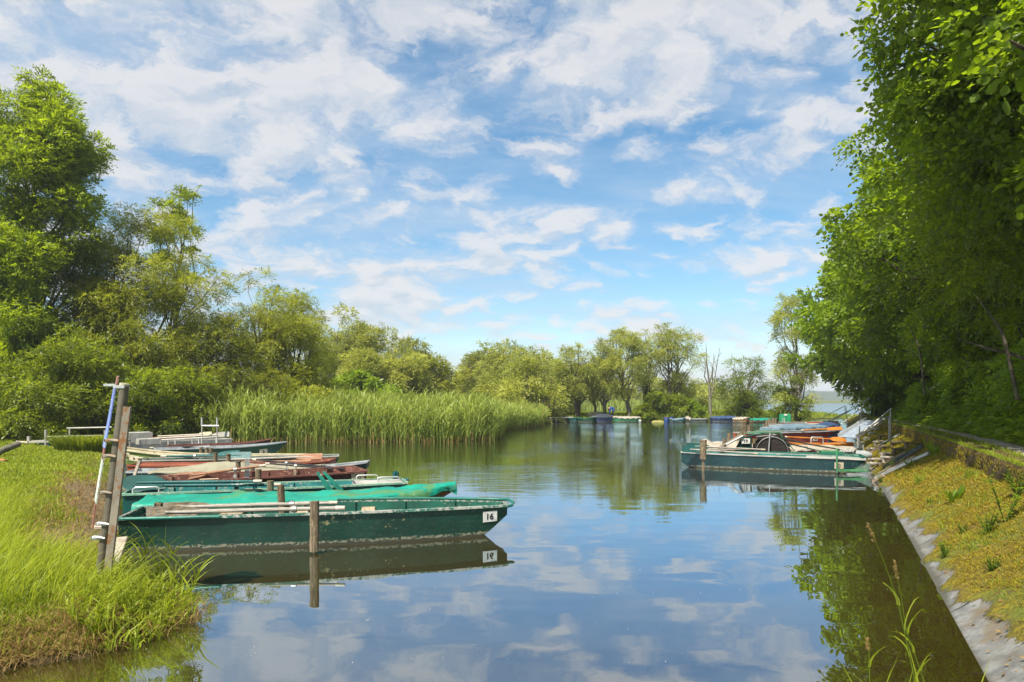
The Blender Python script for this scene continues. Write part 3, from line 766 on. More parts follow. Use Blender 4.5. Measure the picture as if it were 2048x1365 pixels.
# ------------------------------------------------------------------ the wood along the right bank
def bank_tree(s, w, H, rx, label, i, mm, top=1., bigleaf=True, off=-1.2, tb=.45, nsp=5200, ncl=75, L=.115, Wd=.095, ev=None, K=6, clr=1.15, grp='trees overhanging the footpath', **kw):
    p = bank(s, w, 0.); z = float(height(np.array([p[0]]), np.array([p[1]]))[0])
    return tree(kw.pop('name', 'lime_tree'), label, (p[0], p[1], z), H, ev or [(.18, .35), (.27, .8), (.38, 1.), (.6, .98), (.8, .8), (.93, .5), (1., .12)], rx, mm, G(200+i), group=grp, ncl=ncl, nspray=nsp, K=K, L=L, Wd=Wd, spray=.5, droop=.35, clr=clr,
                trunk_r=.17, trunk_top=.85, limbs=36, tintb=tb, bark=m_barkd, low=.25, broad=bigleaf, off=(off*CA, -off*SA), **kw)
bank_tree(7.0, 6.0, 11.0, 3.6, 'added lime tree beside the viewer, mostly out of view, kept to shade the slope', 9, m_lime, nsp=4500, ncl=70, tb=.4, off=0., L=.11, Wd=.09)  # added mostly out of view so that its shadow falls on the near slope
LOWENV = [(.20, .3), (.28, .72), (.36, 1.), (.6, 1.), (.8, .9), (.93, .6), (1., .15)]
bank_tree(12.4, 5.0, 11.0, 4.1, 'nearest lime tree with large round leaves overhanging the mossy bank', 0, m_lime, nsp=14500, ncl=110, stray=.22, L=.115, Wd=.10, tb=.5, off=-.8, ev=LOWENV, clr=1.05, outl=.3)
bank_tree(16.2, 5.0, 10.5, 3.9, 'second tree along the path with mixed dark leaves reaching furthest over the water', 1, m_lime, nsp=13500, ncl=100, stray=.25, L=.105, Wd=.08, tb=.42, off=-.7, ev=LOWENV, outl=.3)
bank_tree(19.6, 4.8, 9.2, 3.6, 'ash with narrow drooping leaflets squeezed between the first overhanging limes', 2, m_ash, bigleaf=False, nsp=8500, ncl=80, stray=.25, L=.13, Wd=.04, K=9, tb=.30, off=-1.0, name='ash_tree', outl=.3)
bank_tree(24.0, 4.4, 9.6, 4.4, 'rounded lime behind the mossy slipway with bright leaf edges', 3, m_lime, nsp=10500, ncl=90, stray=.2, tb=.50, L=.12, Wd=.10, off=-.5, outl=.3)
bank_tree(30.0, 4.4, 9.6, 5.0, 'dense lime standing above the metal gangway', 4, m_lime, nsp=9500, ncl=90, stray=.2, tb=.54, L=.15, Wd=.12, off=-.3, outl=.3)
bank_tree(37.0, 4.6, 12.0, 4.6, 'taller lime whose crown rises as a grey green tuft behind the row', 5, m_lime, nsp=7500, ncl=90, tb=.5, L=.17, Wd=.13, off=-.4, outl=.3)
bank_tree(44.0, 3.8, 10.4, 5.0, 'light green lime near the walker on the path', 6, m_lime, nsp=6500, ncl=80, tb=.58, L=.19, Wd=.14, off=-.5, outl=.3)
bank_tree(52.0, 2.8, 9.4, 4.8, 'last lime of the row above the moored blue boats', 7, m_lime, nsp=5500, ncl=70, tb=.5, L=.21, Wd=.16, off=-.4, outl=.3)
bank_tree(60.0, 3.4, 5.6, 3.4, 'low round tree at the end of the row behind the green cabinet', 8, m_dark, bigleaf=False, nsp=3500, ncl=50, tb=.5, L=.24, Wd=.12, off=-.8, ev=DOME)
for i, (s_, w_, H_, lab) in enumerate([(14.2, 4.3, 1.9, 'leafy bush nearest the edge of the view above the footpath'), (17.5, 4.0, 1.7, 'brambly bush above the footpath behind the nearest leafy bush'), (21.5, 4.2, 2.1, 'tall nettle covered bush beside the grey sapling trunk'), (27.0, 4.0, 2.0, 'bush above the footpath level with the grey gangway'), (34.0, 3.9, 1.9, 'bush in front of the dark wood just before the walker'), (52.0, 2.6, 2.6, 'light green bush at the shaded end of the footpath beyond the walker')]):
    p = bank(s_, w_, 0.); p[2] = float(height(np.array([p[0]]), np.array([p[1]]))[0])
    tree('bush', lab, p, H_, [(.0, .85), (.3, 1.), (.65, .85), (.88, .5), (1., .2)], 1.5, m_herb, G(240+i), group='bushes above the footpath', ncl=34, nspray=2200, K=6, spray=.4, L=.10 if i < 3 else .14, Wd=.06 if i < 3 else .08, clr=.55, trunks=3, trunk_r=.03, limbs=8, tintb=.6, cat='bush', bark=m_barkd)
back = [(4.5, 9.5), (9.5, 9.2), (14.5, 9.8), (20, 9.5), (26, 10), (33, 10.5), (41, 10), (50, 9.5), (60, 8.5)]
for i, (s, w) in enumerate(back):
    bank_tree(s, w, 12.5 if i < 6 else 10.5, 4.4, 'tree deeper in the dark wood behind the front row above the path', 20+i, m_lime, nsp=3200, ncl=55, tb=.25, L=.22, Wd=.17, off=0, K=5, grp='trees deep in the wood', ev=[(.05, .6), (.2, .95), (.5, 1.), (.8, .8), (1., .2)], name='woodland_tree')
# leafless saplings and slanting stems in the gloom
for i, (px, y0, px2, y2, Y, lab) in enumerate([(2035, 760, 2002, 660, 10.5, 'slanting stem in the gloom below the nearest lime'), (1850, 770, 1838, 695, 20., 'thin grey sapling trunk in the dark gap of the wood'), (2060, 722, 1985, 700, 11.5, 'fallen dead branch lying across the gloom of the wood')]):
    a, e = P(px, y0, Y), P(px2, y2, Y+.3)
    o = thing('sapling' if i < 2 else 'dead_branch', lab, 'tree' if i < 2 else 'branch', a); mb = MB()
    mid_ = (e-a)*.5+np.array([.05, .1, .04]); mb.tube([np.array([0, 0, -.3]) if i < 2 else np.zeros(3), mid_, e-a, (e-a)*1.6+np.array([-.1, .2, .1])], [.032, .028, .022, .01], 7)
    mb.build('stem', m_barkd, o)

# ------------------------------------------------------------------ reeds
def inside(x, y, poly): return sdf(x, y, poly) < 0
REED = np.array([(-16.5, 29.4), (-14, 29.6), (-11.4, 29.4), (-7, 30.0), (-2.8, 30.4), (-.8, 31.4), (-.4, 36), (-.6, 41.5), (.8, 45.3), (2.4, 50), (2.7, 56), (0, 60), (-8, 60), (-16, 52), (-13, 40), (-15, 35)], float)
g = G(300)
def sample(n, poly, g, front=0.):
    lo, hi = poly.min(0), poly.max(0); res = np.zeros((0, 2))
    while len(res) < n:
        p = g.uniform(lo, hi, (n*2, 2)); sd = sdf(p[:, 0], p[:, 1], poly)
        keep = (sd < 0) & (g.uniform(0, 1, len(p)) < np.maximum(np.exp(sd/1.2), front))
        res = np.concatenate([res, p[keep]])
    return res[:n]
lv = Leaves()
xy = np.concatenate([sample(7600, REED, g, .12), sample(5600, REED, g, 1.)])
keep = (np.sin(xy[:, 0]*4.1+2.*np.sin(xy[:, 1]*1.3))*np.cos(xy[:, 1]*3.3)+g.normal(0, .35, len(xy))) > -1.0; xy = xy[keep]
sdr = -sdf(xy[:, 0], xy[:, 1], REED)
hh = np.where(xy[:, 1] < 40, 1.95, 1.95-.5*sstep(40, 47, xy[:, 1]))*g.uniform(.78, 1.12, len(xy))*(.82+.22*sstep(0, 2.0, sdr))
hh *= 1+.07*np.sin(xy[:, 0]*3.7+2*np.sin(xy[:, 1]))+.10*np.sin(xy[:, 0]*1.1)*np.cos(xy[:, 1]*.7)+.10*sstep(-7, -11, xy[:, 0])
z0 = np.maximum(height(xy[:, 0], xy[:, 1]), -.1)
base = np.column_stack([xy, z0-.05]); n = len(base)
tw = g.normal(.6, .2, n)+.18*np.sin(xy[:, 0]*1.9+xy[:, 1])
ln = hlean(n, g, .15, (.06, 0))
lv.blade(base, ln, hh*1.03, .022, tw-.15, g, curl=.12, seg=3)
for k in range(8):
    u = .22+.76*k/8+g.uniform(-.04, .04, n)
    p = base+ln*(u**1.8*hh)[:, None]+np.column_stack([np.zeros((n, 2)), hh*u*1.0])
    lv.blade(p, hlean(n, g, .75, (.12, -.1)), g.uniform(.34, .62, n)*(1.1-.25*u), .038, tw+g.normal(0, .14, n)+.16*(u-.5), g, curl=.75+.45*(1-u), seg=3) if False else lv.blade(p, hlean(n, g, .70, (.12, -.08)), g.uniform(.34, .62, n)*(1.1-.25*k/8), .046, tw+g.normal(0, .2, n)+.34*(k/8-.5), g, curl=.9-.5*k/8, seg=3)
o = link('reeds', lv.mesh('reeds', m_reedleaf)); tag(o, 'tall green reeds growing in a dense belt along the water', 'reeds', kind='stuff')
lv = Leaves()
xy = sample(5200, REED, g, .0); keep = sdf(xy[:, 0], xy[:, 1], REED) > -.7; xy = xy[keep]; n = len(xy)
xs_ = sample(500, REED, g, .3); ns_ = len(xs_); lv.blade(np.column_stack([xs_, np.zeros(ns_)]), hlean(ns_, g, .25), g.uniform(1.5, 2.3, ns_), .035, g.uniform(.3, 1, ns_), g, curl=.25)
lv.blade(np.column_stack([xy[:, 0], xy[:, 1]-.12, np.full(n, -.05)]), hlean(n, g, .35, (0, -.2)), g.uniform(.18, .60, n), .03, g.uniform(0, 1, n), g, curl=.6)
tag(link('dry_reeds', lv.mesh('dry_reeds', m_dry)), 'brown dead reed stalks at the foot of the green reeds', 'reeds', kind='stuff')
# pale reeds beyond the lake arm
lv = Leaves()
n = 9000; ang = g.uniform(-.02, .345, n); Y = g.uniform(124, 150, n); X = ang*Y*1.02; ok = sdf(X, Y, LAKE) > .2; X, Y = X[ok], Y[ok]; n = len(X)
lv.blade(np.column_stack([X, Y, np.full(n, 0.)]), hlean(n, g, .18), g.uniform(1.6, 2.5, n), .24, g.normal(.62, .2, n), g, curl=.3)
tag(link('reeds', lv.mesh('reeds', m_reedleaf)), 'pale band of distant reeds beyond the lake arm', 'reeds', kind='stuff')
# grass on the far spit
lv = Leaves()
n = 16000; X = g.uniform(2, 34, n); Y = g.uniform(60, 76, n); sd = np.minimum(sdf(X, Y, LAGOON), sdf(X, Y, LAKE)); ok = (sd > .1) & (bank_w(X, Y) < 1); X, Y = X[ok], Y[ok]; n = len(X)
lv.blade(np.column_stack([X, Y, height(X, Y)-.03]), hlean(n, g, .35), g.uniform(.22, .5, n)*np.where((X > 15) & (X < 27), 1.7, 1.), .07, g.normal(.42, .2, n), g)
tag(link('grass', lv.mesh('grass', m_grass)), 'rough grass on the far spit of land', 'grass', kind='stuff')

# ------------------------------------------------------------------ lawn and bank grass on the left
lv = Leaves(); dry = Leaves()
n = 330000
Y = np.exp(g.uniform(math.log(3.9), math.log(29), n)); X = g.uniform(-1.02, -.35, n)*Y
sd = sdf(X, Y, LAGOON); sdj = sd+.12*wob(X, Y, 3.1)
em = earth_mask(X, Y)
tuft = .5+.5*wob(X, Y, 1.9)*.7+.35*wob(X, Y, 5.3)
ok = (sdj > .02) & (g.uniform(0, 1, n) > em*1.02) & (g.uniform(0, 1, n) < .5+.6*tuft)
X, Y, sd, em, tuft = X[ok], Y[ok], sd[ok], em[ok], tuft[ok]; n = len(X)
near = sstep(11, 6.0, Y)
hgt = (.10+.11*near+.05*sstep(9, 14, Y)*0)*(.55+.75*tuft)*g.uniform(.6, 1.35, n)
hgt *= (1-.5*sstep(.9, .1, sd))*(1-.35*sstep(1.2, .2, np.hypot(X+3.3, Y-6.2)))
wd_ = np.clip(.0014*Y, .0075, .04)
isdry = (g.uniform(0, 1, n) < .07+.75*sstep(.75, .1, sd)*sstep(-2.6, -3.4, X)*sstep(6.6, 5.6, Y)*(X < -3.1)+.25*sstep(1.9, .7, sd)*sstep(7, 9, Y))
base = np.column_stack([X, Y, height(X, Y)-.01])
le = hlean(n, g, .50, (.07, .0)); le *= (.55+.6*near)[:, None]
ti = .48+.25*wob(X, Y, 1.2)+g.normal(0, .24, n)-.32*sstep(8.0, 5.0, Y)+.12*sstep(9, 14, Y)
w_ = ~isdry
lv.blade(base[w_], le[w_], hgt[w_], wd_[w_], ti[w_], g, curl=.6)
dry.blade(base[isdry], le[isdry]*1.6, hgt[isdry]*.75, wd_[isdry], g.uniform(0, 1, isdry.sum()), g, curl=1.0)
# tall seeding stalks and the tussock beside the landing stage
n = 2600; Y = np.exp(g.uniform(math.log(5.4), math.log(11), n)); X = g.uniform(-.8, -.56, n)*Y; ok = (sdf(X, Y, LAGOON) > .25) & (earth_mask(X, Y) < .3); X, Y = X[ok], Y[ok]; n = len(X)
lv.blade(np.column_stack([X, Y, height(X, Y)]), hlean(n, g, .45, (.45, .05)), g.uniform(.35, .62, n), .006, g.normal(.85, .15, n), g, curl=.7, seg=4)
c = at_px(172, 22.0); n = 2600; a = g.uniform(0, 2*math.pi, n); r_ = np.sqrt(g.uniform(0, 1, n))*.75
lv.blade(np.column_stack([c[0]+np.cos(a)*r_*1.2, c[1]+np.sin(a)*r_*.7, np.full(n, c[2])]), np.column_stack([np.cos(a)*r_*1.1, np.sin(a)*r_*.8, np.zeros(n)])+hlean(n, g, .15), g.uniform(.45, .85, n), .022, g.normal(.12, .14, n), g, curl=.7)
# reedy tuft hanging over the water at the point of the bank
tip = np.array([-3.12, 5.95]); n = 400
a = g.uniform(0, 2*math.pi, n); r_ = np.sqrt(g.uniform(0, 1, n))
X = tip[0]-.22+np.cos(a)*r_*.46; Y = tip[1]-.05+np.sin(a)*r_*.80; X = X-.35*(Y-6.0)*.8
base = np.column_stack([X, Y, np.maximum(height(X, Y), -.08)-.02])
hs_ = g.uniform(.12, .27, n); ls = hlean(n, g, .35, (.38, -.12))
lv.blade(base, ls, hs_, .010, g.normal(.45, .2, n), g, curl=.35, seg=4)
for k in range(5):
    u = .3+.14*k
    p = base+ls*(u**1.8*hs_)[:, None]+np.column_stack([np.zeros((n, 2)), hs_*u*.95])
    lv.blade(p, hlean(n, g, .75, (.25, -.08)), g.uniform(.12, .24, n), .013, g.normal(.55, .2, n), g, curl=.85, seg=3)
n = 900; a = g.uniform(0, 2*math.pi, n); X = tip[0]-.1+np.cos(a)*.55*g.uniform(.3, 1, n); Y = tip[1]-.15+np.sin(a)*.75*g.uniform(.3, 1, n)
dry.blade(np.column_stack([X, Y, np.maximum(height(X, Y), -.03)]), hlean(n, g, .7, (.15, -.15)), g.uniform(.12, .32, n), .007, g.uniform(.2, 1, n), g, curl=1.)
tag(link('grass', lv.mesh('grass', m_grass)), 'long sunlit grass covering the bank beside the boats', 'grass', kind='stuff')
# straw matted along the shore
n = 5000; Y = g.uniform(4.0, 7.2, n); X = g.uniform(-5.5, -2.8, n); sd = sdf(X, Y, LAGOON)+.1*wob(X, Y, 3.1); ok = (sd > -.08) & (sd < .65); X, Y = X[ok], Y[ok]; n = len(X)
dry.blade(np.column_stack([X, Y, np.maximum(height(X, Y), 0)+.01]), hlean(n, g, 1.4), g.uniform(.08, .24, n), .006, g.uniform(0, .9, n), g, curl=1.6)
n = 2600; Y = np.exp(g.uniform(math.log(7.2), math.log(17), n)); X = g.uniform(-.72, -.55, n)*Y; ok = (earth_mask(X, Y) > .15) & (sdf(X, Y, LAGOON) > .05); X, Y = X[ok], Y[ok]; n = len(X)
dry.blade(np.column_stack([X, Y, height(X, Y)+.004]), hlean(n, g, 1.2), g.uniform(.05, .16, n), np.clip(.0012*Y, .006, .03), g.uniform(0, .8, n), g, curl=1.5)
tag(link('dry_grass', dry.mesh('dry_grass', m_dry)), 'brown matted dead grass along the muddy shore', 'grass', kind='stuff')
# single tall reed shoots at the point of the bank
shoots = [(300, 1190, 330, 1105, 6.5), (310, 1185, 345, 1112, 6.6), (322, 1180, 310, 1102, 6.7), (352, 1190, 372, 1140, 6.3), (372, 1195, 398, 1148, 6.2), (340, 1188, 352, 1136, 6.4), (285, 1190, 292, 1095, 6.7), (270, 1185, 282, 1120, 6.9)]
for i, (x0, y0, x1, y1, Y) in enumerate(shoots):
    a, e = P(x0, y0, Y), P(x1, y1, Y); a[2] = min(a[2], .05)
    o = thing('reed_shoot', 'fresh green reed shoot with splayed pointed leaves at the grassy point by the water', 'reed', a, 0, 'reed shoots at the grassy point')
    mb = MB(); v = e-a; mb.tube([np.zeros(3), v*.5+np.array([-.01, 0, 0]), v], [.005, .004, .002], 5); mb.build('stem', m_reedleaf, o)
    lf = Leaves(); k = 7; us = np.linspace(.3, 1., k)
    pp = v[None]*us[:, None]; sgn = np.where(np.arange(k) % 2, 1, -1)
    le_ = np.column_stack([sgn*g.uniform(.4, .9, k)+.1, g.normal(0, .3, k), np.zeros(k)])
    lf.blade(pp, le_, g.uniform(.18, .30, k), .022, g.normal(.65, .15, k), g, curl=.25, seg=4)
    link('leaves', lf.mesh('leaves', m_grass), o)

# ------------------------------------------------------------------ right bank growth
lv = Leaves(); n = 15000
s = np.exp(g.uniform(math.log(4.2), math.log(62), n)); w = 2.15+np.abs(g.normal(0, 1.9, n)); p = bank(s, w, 0.)
p[:, 2] = height(p[:, 0], p[:, 1])-.02
hh = (.20+.55*sstep(2.2, 3.6, w))*g.uniform(.55, 1.3, n)*(1+.3*wob(p[:, 0], p[:, 1], 1.1)); sz = np.clip(.010*s, .085, .22)
ti = .72+.22*wob(p[:, 0], p[:, 1], 1.6)+g.normal(0, .14, n)
ln = hlean(n, g, .3, (-.2, -.1))
for k in range(7):
    u = .25+.75*k/6
    q_ = p+ln*(u**1.5*hh)[:, None]+np.column_stack([np.zeros((n, 2)), hh*u])
    a = g.uniform(0, 2*math.pi, n); ax = np.column_stack([np.cos(a), np.sin(a), g.uniform(-.5, .35, n)])
    lv.leaf(q_, ax, np.cross(ax, g.normal(0, .4, (n, 3))+np.array([0, 0, 1.])), sz*g.uniform(.8, 1.5, n), sz*g.uniform(.4, .75, n), ti+.14*(u-.5)+g.normal(0, .1, n), broad=False)
tag(link('undergrowth', lv.mesh('undergrowth', m_herb)), 'green nettles and herbs covering the slope above the footpath', 'undergrowth', kind='stuff')
lv = Leaves(); n = 30000
s = np.exp(g.uniform(math.log(3.6), math.log(55), n)); w = g.uniform(2.08, 3.0, n); ok = g.uniform(0, 1, n) < .35+.6*sstep(2.1, 2.5, w); s, w = s[ok], w[ok]; p = bank(s, w, 0.); n = len(s)
p[:, 2] = height(p[:, 0], p[:, 1])-.01
lv.blade(p, hlean(n, g, .5, (-.25, -.1)), g.uniform(.08, .26, n), np.clip(.0011*s, .006, .03), g.normal(.28, .18, n), g, curl=.8)
n = 9000; s = np.exp(g.uniform(math.log(3.6), math.log(55), n)); w = np.where(g.uniform(0, 1, n) < .5, g.uniform(1.10, 1.22, n), g.uniform(1.36, 1.58, n)); p = bank(s, w, 1.09*kz(s))
lv.blade(p, hlean(n, g, .5, (-.35, .0)), g.uniform(.03, .11, n)*(1+.8*(g.uniform(0, 1, n) < .1)), np.clip(.0010*s, .005, .03), g.normal(.35, .22, n), g, curl=1.3)
tag(link('grass', lv.mesh('grass', m_grass)), 'short grass fringing both edges of the footpath', 'grass', kind='stuff')
# moss tufts on slope and wall
lv = Leaves(); n = 90000
s = np.exp(g.uniform(math.log(3.6), math.log(40), n)); w = g.uniform(.08, 1.13, n)
ed = .20+.08*np.sin(s*1.3+.5)+.06*np.sin(s*4.1)+.05*np.sin(s*9.7+1)+.14*sstep(7.0, 5.4, s)-.14*sstep(13, 17, s)
den_ = .5+.5*np.sin(s*11+w*7+2*np.sin(w*9))*np.cos(s*5.3-w*15)
ok = (w > ed+g.normal(.04, .03, n)) & (g.uniform(0, 1, n) < .25+.75*den_); s, w, den_ = s[ok], w[ok], den_[ok]; n = len(s)
p = bank(s, w, (.67*w+.012)*kz(s)+.025)
dn = -np.array([CA, -SA, 0])
lv.blade(p, hlean(n, g, .6)+dn*.9, g.uniform(.012, .040, n)*np.clip(.55+.06*s, 1, 2.5), np.clip(.0012*s, .006, .02), g.normal(.5, .2, n)+.25*(den_-.5), g, curl=.9, seg=2)
n = 4500; s = np.exp(g.uniform(math.log(3.6), math.log(40), n)); zz = g.uniform(.74, 1.08, n); p = bank(s, np.full(n, 1.105), zz*kz(s))
lv.blade(p, hlean(n, g, .25)+dn*.55, -g.uniform(.02, .09, n)*np.clip(.6+.05*s, .9, 2), np.clip(.0010*s, .005, .02), g.normal(.28, .22, n), g, curl=-.2, seg=2)
tag(link('moss', lv.mesh('moss', m_mossleaf)), 'golden green moss carpeting the sloped bank and wall', 'moss', kind='stuff')
n = 9000; s = np.exp(g.uniform(math.log(3.6), math.log(40), n)); w = g.uniform(.3, 1.1, n); ok = (np.sin(s*2.9+w*4)*np.cos(s*1.1-w*6)+g.normal(0, .25, n)) > .35; s, w = s[ok], w[ok]; n = len(s)
lv = Leaves(); p = bank(s, w, (.67*w+.03)*kz(s)); lv.blade(p, hlean(n, g, .5)+dn*.35, g.uniform(.04, .13, n), np.clip(.0012*s, .006, .025), g.normal(.35, .25, n), g, curl=.8)
tag(link('grass', lv.mesh('grass', m_grass)), 'sparse green grass growing through the moss of the sloped bank', 'grass', kind='stuff')
n = 900; s = np.exp(g.uniform(math.log(3.6), math.log(25), n)); w = np.where(g.uniform(0, 1, n) < .6, g.uniform(.05, 1.08, n), g.uniform(1.45, 2.3, n)); z = np.where(w < 1.2, .67*w+.04*(w > .15)+.012, 1.092)*kz(s)
lv = Leaves(); p = bank(s, w, z); a = g.uniform(0, 6.28, n); ax = np.column_stack([np.cos(a), np.sin(a), np.zeros(n)])-np.array([CA, -SA, .67])*0; lv.leaf(p, ax, np.cross(ax, np.array([-.45, .2, .85])), g.uniform(.03, .07, n), g.uniform(.015, .04, n), g.uniform(0, 1, n), fold=-.25)
tag(link('fallen_leaves', lv.mesh('fallen_leaves', m_dry)), 'dry fallen leaves scattered over the mossy bank and path', 'leaves', kind='stuff')
# single weeds on the mossy slope
def weed(px, py, kind, size, label, cat='plant', seed=0):
    # meet the slope: z = .67*w
    best = min(((lambda q: (abs(q[2]-.67*np.clip(bank_w(q[0], q[1]), 0, 1.12)*kz(bank_s(q[0], q[1]))), Y))(P(px, py, Y)) for Y in np.linspace(4, 30, 1500)), key=lambda k: k[0])
    b = P(px, py, best[1]); g = G(500+seed)
    o = thing('weed', label, cat, b, 0)
    lf = Leaves()
    if kind == 'dock':
        k = 11; a = g.uniform(0, 2*math.pi, k); ax = np.column_stack([np.cos(a)*.8, np.sin(a)*.8, g.uniform(.5, 1.5, k)])
        lf.leaf(g.normal(0, .01, (k, 3)), ax, np.cross(ax, [0, 0, 1]), size*g.uniform(.7, 1.2, k), size*.24, g.normal(.35, .15, k), broad=True)
        link('leaves', lf.mesh('leaves', m_herb), o)
    elif kind == 'tuft':
        k = 120; lf.blade(g.normal(0, .03, (k, 3))*[1, 1, 0], hlean(k, g, .4), size*g.uniform(.5, 1.2, k), .008, g.normal(.3, .2, k), g)
        link('leaves', lf.mesh('leaves', m_grass), o)
    else:                                  # leafy stalks
        mb = MB(); ns = 5 if kind == 'stalks' else 9
        for i in range(ns):
            a = g.uniform(0, 2*math.pi); e = np.array([math.cos(a)*size*.35, math.sin(a)*size*.35, size*g.uniform(.6, 1.1)]); c_ = e*.5+np.array([0, 0, .06*size])
            mb.tube([np.zeros(3), c_, e], [.006, .005, .002], 5)
            k = 16; us = g.uniform(.12, 1, k); pp = np.where(us[:, None] < .5, c_*us[:, None]*2, c_+(e-c_)*(us[:, None]-.5)*2)
            al = g.uniform(0, 2*math.pi, k); ax = np.column_stack([np.cos(al), np.sin(al), g.uniform(-.2, .6, k)])
            lf.leaf(pp, ax, np.cross(ax, [0, 0, 1]), size*.17*g.uniform(.6, 1.3, k), size*.06, g.normal(.4, .2, k))
        mb.build('stem', m_herb, o); link('leaves', lf.mesh('leaves', m_herb), o)
    return o
weed(1908, 1008, 'dock', .30, 'dark green dock plant with upright strap leaves on the mossy slope', seed=1)
weed(1838, 972, 'tuft', .26, 'grass tuft growing alone on the mossy slope above the dock plant', seed=2)
weed(1868, 912, 'dock', .42, 'dark ferny weed against the wall beside the slipway rails', seed=3)
weed(2010, 1052, 'stalks', .52, 'tall stalky weed with small leaves high on the mossy slope', seed=4)
weed(1975, 1075, 'bushy', .30, 'low bushy weed under the tall stalky weed', seed=5)
weed(1860, 1012, 'bushy', .15, 'tiny pale herb just left of the dock plant', seed=6)
weed(1785, 940, 'bushy', .26, 'leafy herb at the foot of the slipway rails', seed=7)
weed(1925, 1072, 'bushy', .17, 'small creeping herb in the middle of the mossy slope', seed=8)
weed(2035, 1000, 'bushy', .34, 'flowering weed with yellow dots beside the wall', seed=9)
weed(1802, 905, 'tuft', .2, 'small grass tuft between the slipway rails and the wall', seed=10)
weed(1890, 1120, 'bushy', .2, 'leafy herb low on the mossy slope above the concrete edge', seed=12)
weed(1940, 960, 'tuft', .22, 'grass tuft under the wall between the dock plant and the tall stalky weed', seed=13)
weed(1985, 1150, 'bushy', .18, 'spreading herb below the tall stalky weed', seed=14)
weed(1820, 935, 'dock', .2, 'small dock plant between the slipway and the lone grass tuft', seed=15)
weed(1762, 968, 'bushy', .2, 'reddish sprig hanging over the waterline of the bank', seed=11)
# seeding grasses close to the viewer
for i, (x0, y0, x1, y1, x2, y2, Y, lab, hd) in enumerate([(1842, 1420, 1795, 1200, 1736, 1048, 2.9, 'taller seeding grass stalk with a pinkish ear before the water', 1), (1868, 1420, 1812, 1260, 1788, 1122, 3.0, 'shorter seeding grass stalk right beside the taller one', 1), (1742, 1420, 1738, 1330, 1734, 1278, 3.0, 'faint short grass ear low over the near water', 1)]):
    a, m_, e = P(x0, y0, Y), P(x1, y1, Y), P(x2, y2, Y)
    gz = float(height(np.array([a[0]]), np.array([a[1]]))[0]); lo = a-(m_-a)*max(0, (a[2]-gz)/(m_[2]-a[2])); lo[2] = gz-.02
    o = thing('grass_stalk', lab, 'grass', lo, 0, 'seeding grasses near the viewer')
    mb = MB(); mb.tube([np.zeros(3), a-lo, m_-lo, (m_+e)/2-lo+np.array([.004, 0, .002]), e-lo], [.0032, .003, .0024, .0018, .0008], 6)
    mb.build('stem', m_grass, o)
    lf = Leaves(); k = 90; u = g.uniform(0, 1, k); v = nrm(e-m_); top = e-lo; Lh = .085 if i != 2 else .05
    pp = top-v*(u*Lh)[:, None]+g.normal(0, .0035, (k, 3))*(1.3-abs(u-.5))[:, None]
    ax = v+g.normal(0, .5, (k, 3)); lf.leaf(pp, ax, g.normal(size=(k, 3)), .010, .0035, g.uniform(.35, 1, k))
    link('seed_head', lf.mesh('seed_head', m_dry), o)
    lf = Leaves(); k = 4 if i != 2 else 2; us = np.linspace(.25, .95, k)
    pp = (a-lo)+((m_-lo)-(a-lo))*us[:, None]; sgn = np.where(np.arange(k) % 2, 1, -1)*(1 if i else -1)
    lf.blade(pp, np.column_stack([sgn*.75, g.normal(0, .2, k), np.zeros(k)]), g.uniform(.10, .17, k), .014, g.normal(.55, .1, k), g, curl=.5, seg=5)
    link('leaves', lf.mesh('leaves', m_grass), o)
for i, (px, top, Y, dxx) in enumerate([(1690, 1325, 2.6, -.35), (1715, 1340, 2.7, .3), (1822, 1300, 2.6, .15), (1868, 1292, 2.6, -.25), (1905, 1318, 2.55, .35), (1790, 1322, 2.5, -.5), (1700, 1310, 2.7, .4), (1842, 1330, 2.55, .5), (1770, 1335, 2.6, .25), (1930, 1345, 2.6, -.3)]):
    e = P(px, top, Y); b = np.array([e[0]-dxx*.3, Y, float(height(np.array([e[0]-dxx*.3]), np.array([Y]))[0])]); h_ = e[2]-b[2]
    o = thing('reed_leaf', 'long pointed reed leaf poking up at the near water edge', 'reed', b, 0, 'reed leaves near the viewer')
    lf = Leaves(); lf.blade(np.zeros((3, 3)), np.array([[dxx*.4, 0, 0], [dxx*.25, .1, 0], [-dxx*.3, .12, 0]]), np.array([h_*1.12, h_*.9, h_*.8]), .016, np.array([.5, .4, .6]), G(700+i), curl=.2, seg=6)
    link('blade', lf.mesh('blade', m_grass), o)
# ------------------------------------------------------------------ materials for the boats
m_dgreen = m_paint('dark_green_paint', (.003, .028, .017), chip=(.26, .22, .11), wear=.5, scum=True, seed=1)
m_dgreen_in = m_paint('green_inside_paint', (.010, .075, .05), chip=(.3, .3, .22), wear=.7, seed=2)
m_teal = m_paint('teal_paint', (.005, .075, .075), chip=(.5, .5, .45), wear=.9, seed=3)
m_tealhull = m_paint('teal_hull_paint', (.006, .06, .055), chip=(.2, .25, .22), wear=.8, scum=True, seed=4)
m_tealin = m_paint('teal_inside_paint', (.022, .16, .155), chip=(.3, .3, .25), wear=1., seed=5)
m_brown = m_paint('brown_wood_paint', (.060, .024, .018), chip=(.24, .13, .09), wear=.9, rough=.65, scum=True, seed=6)
m_brownin = m_paint('brown_inside_paint', (.125, .048, .036), chip=(.35, .2, .14), wear=1., rough=.65, seed=7)
m_red = m_paint('red_brown_paint', (.22, .06, .03), chip=(.3, .2, .12), wear=.8, rough=.6, scum=True, seed=8)
m_blackg = m_paint('black_green_paint', (.018, .032, .026), chip=(.2, .22, .2), wear=.8, scum=True, seed=9)
m_olive = m_paint('olive_green_paint', (.085, .13, .025), chip=(.3, .3, .2), wear=.5, scum=True, seed=10)
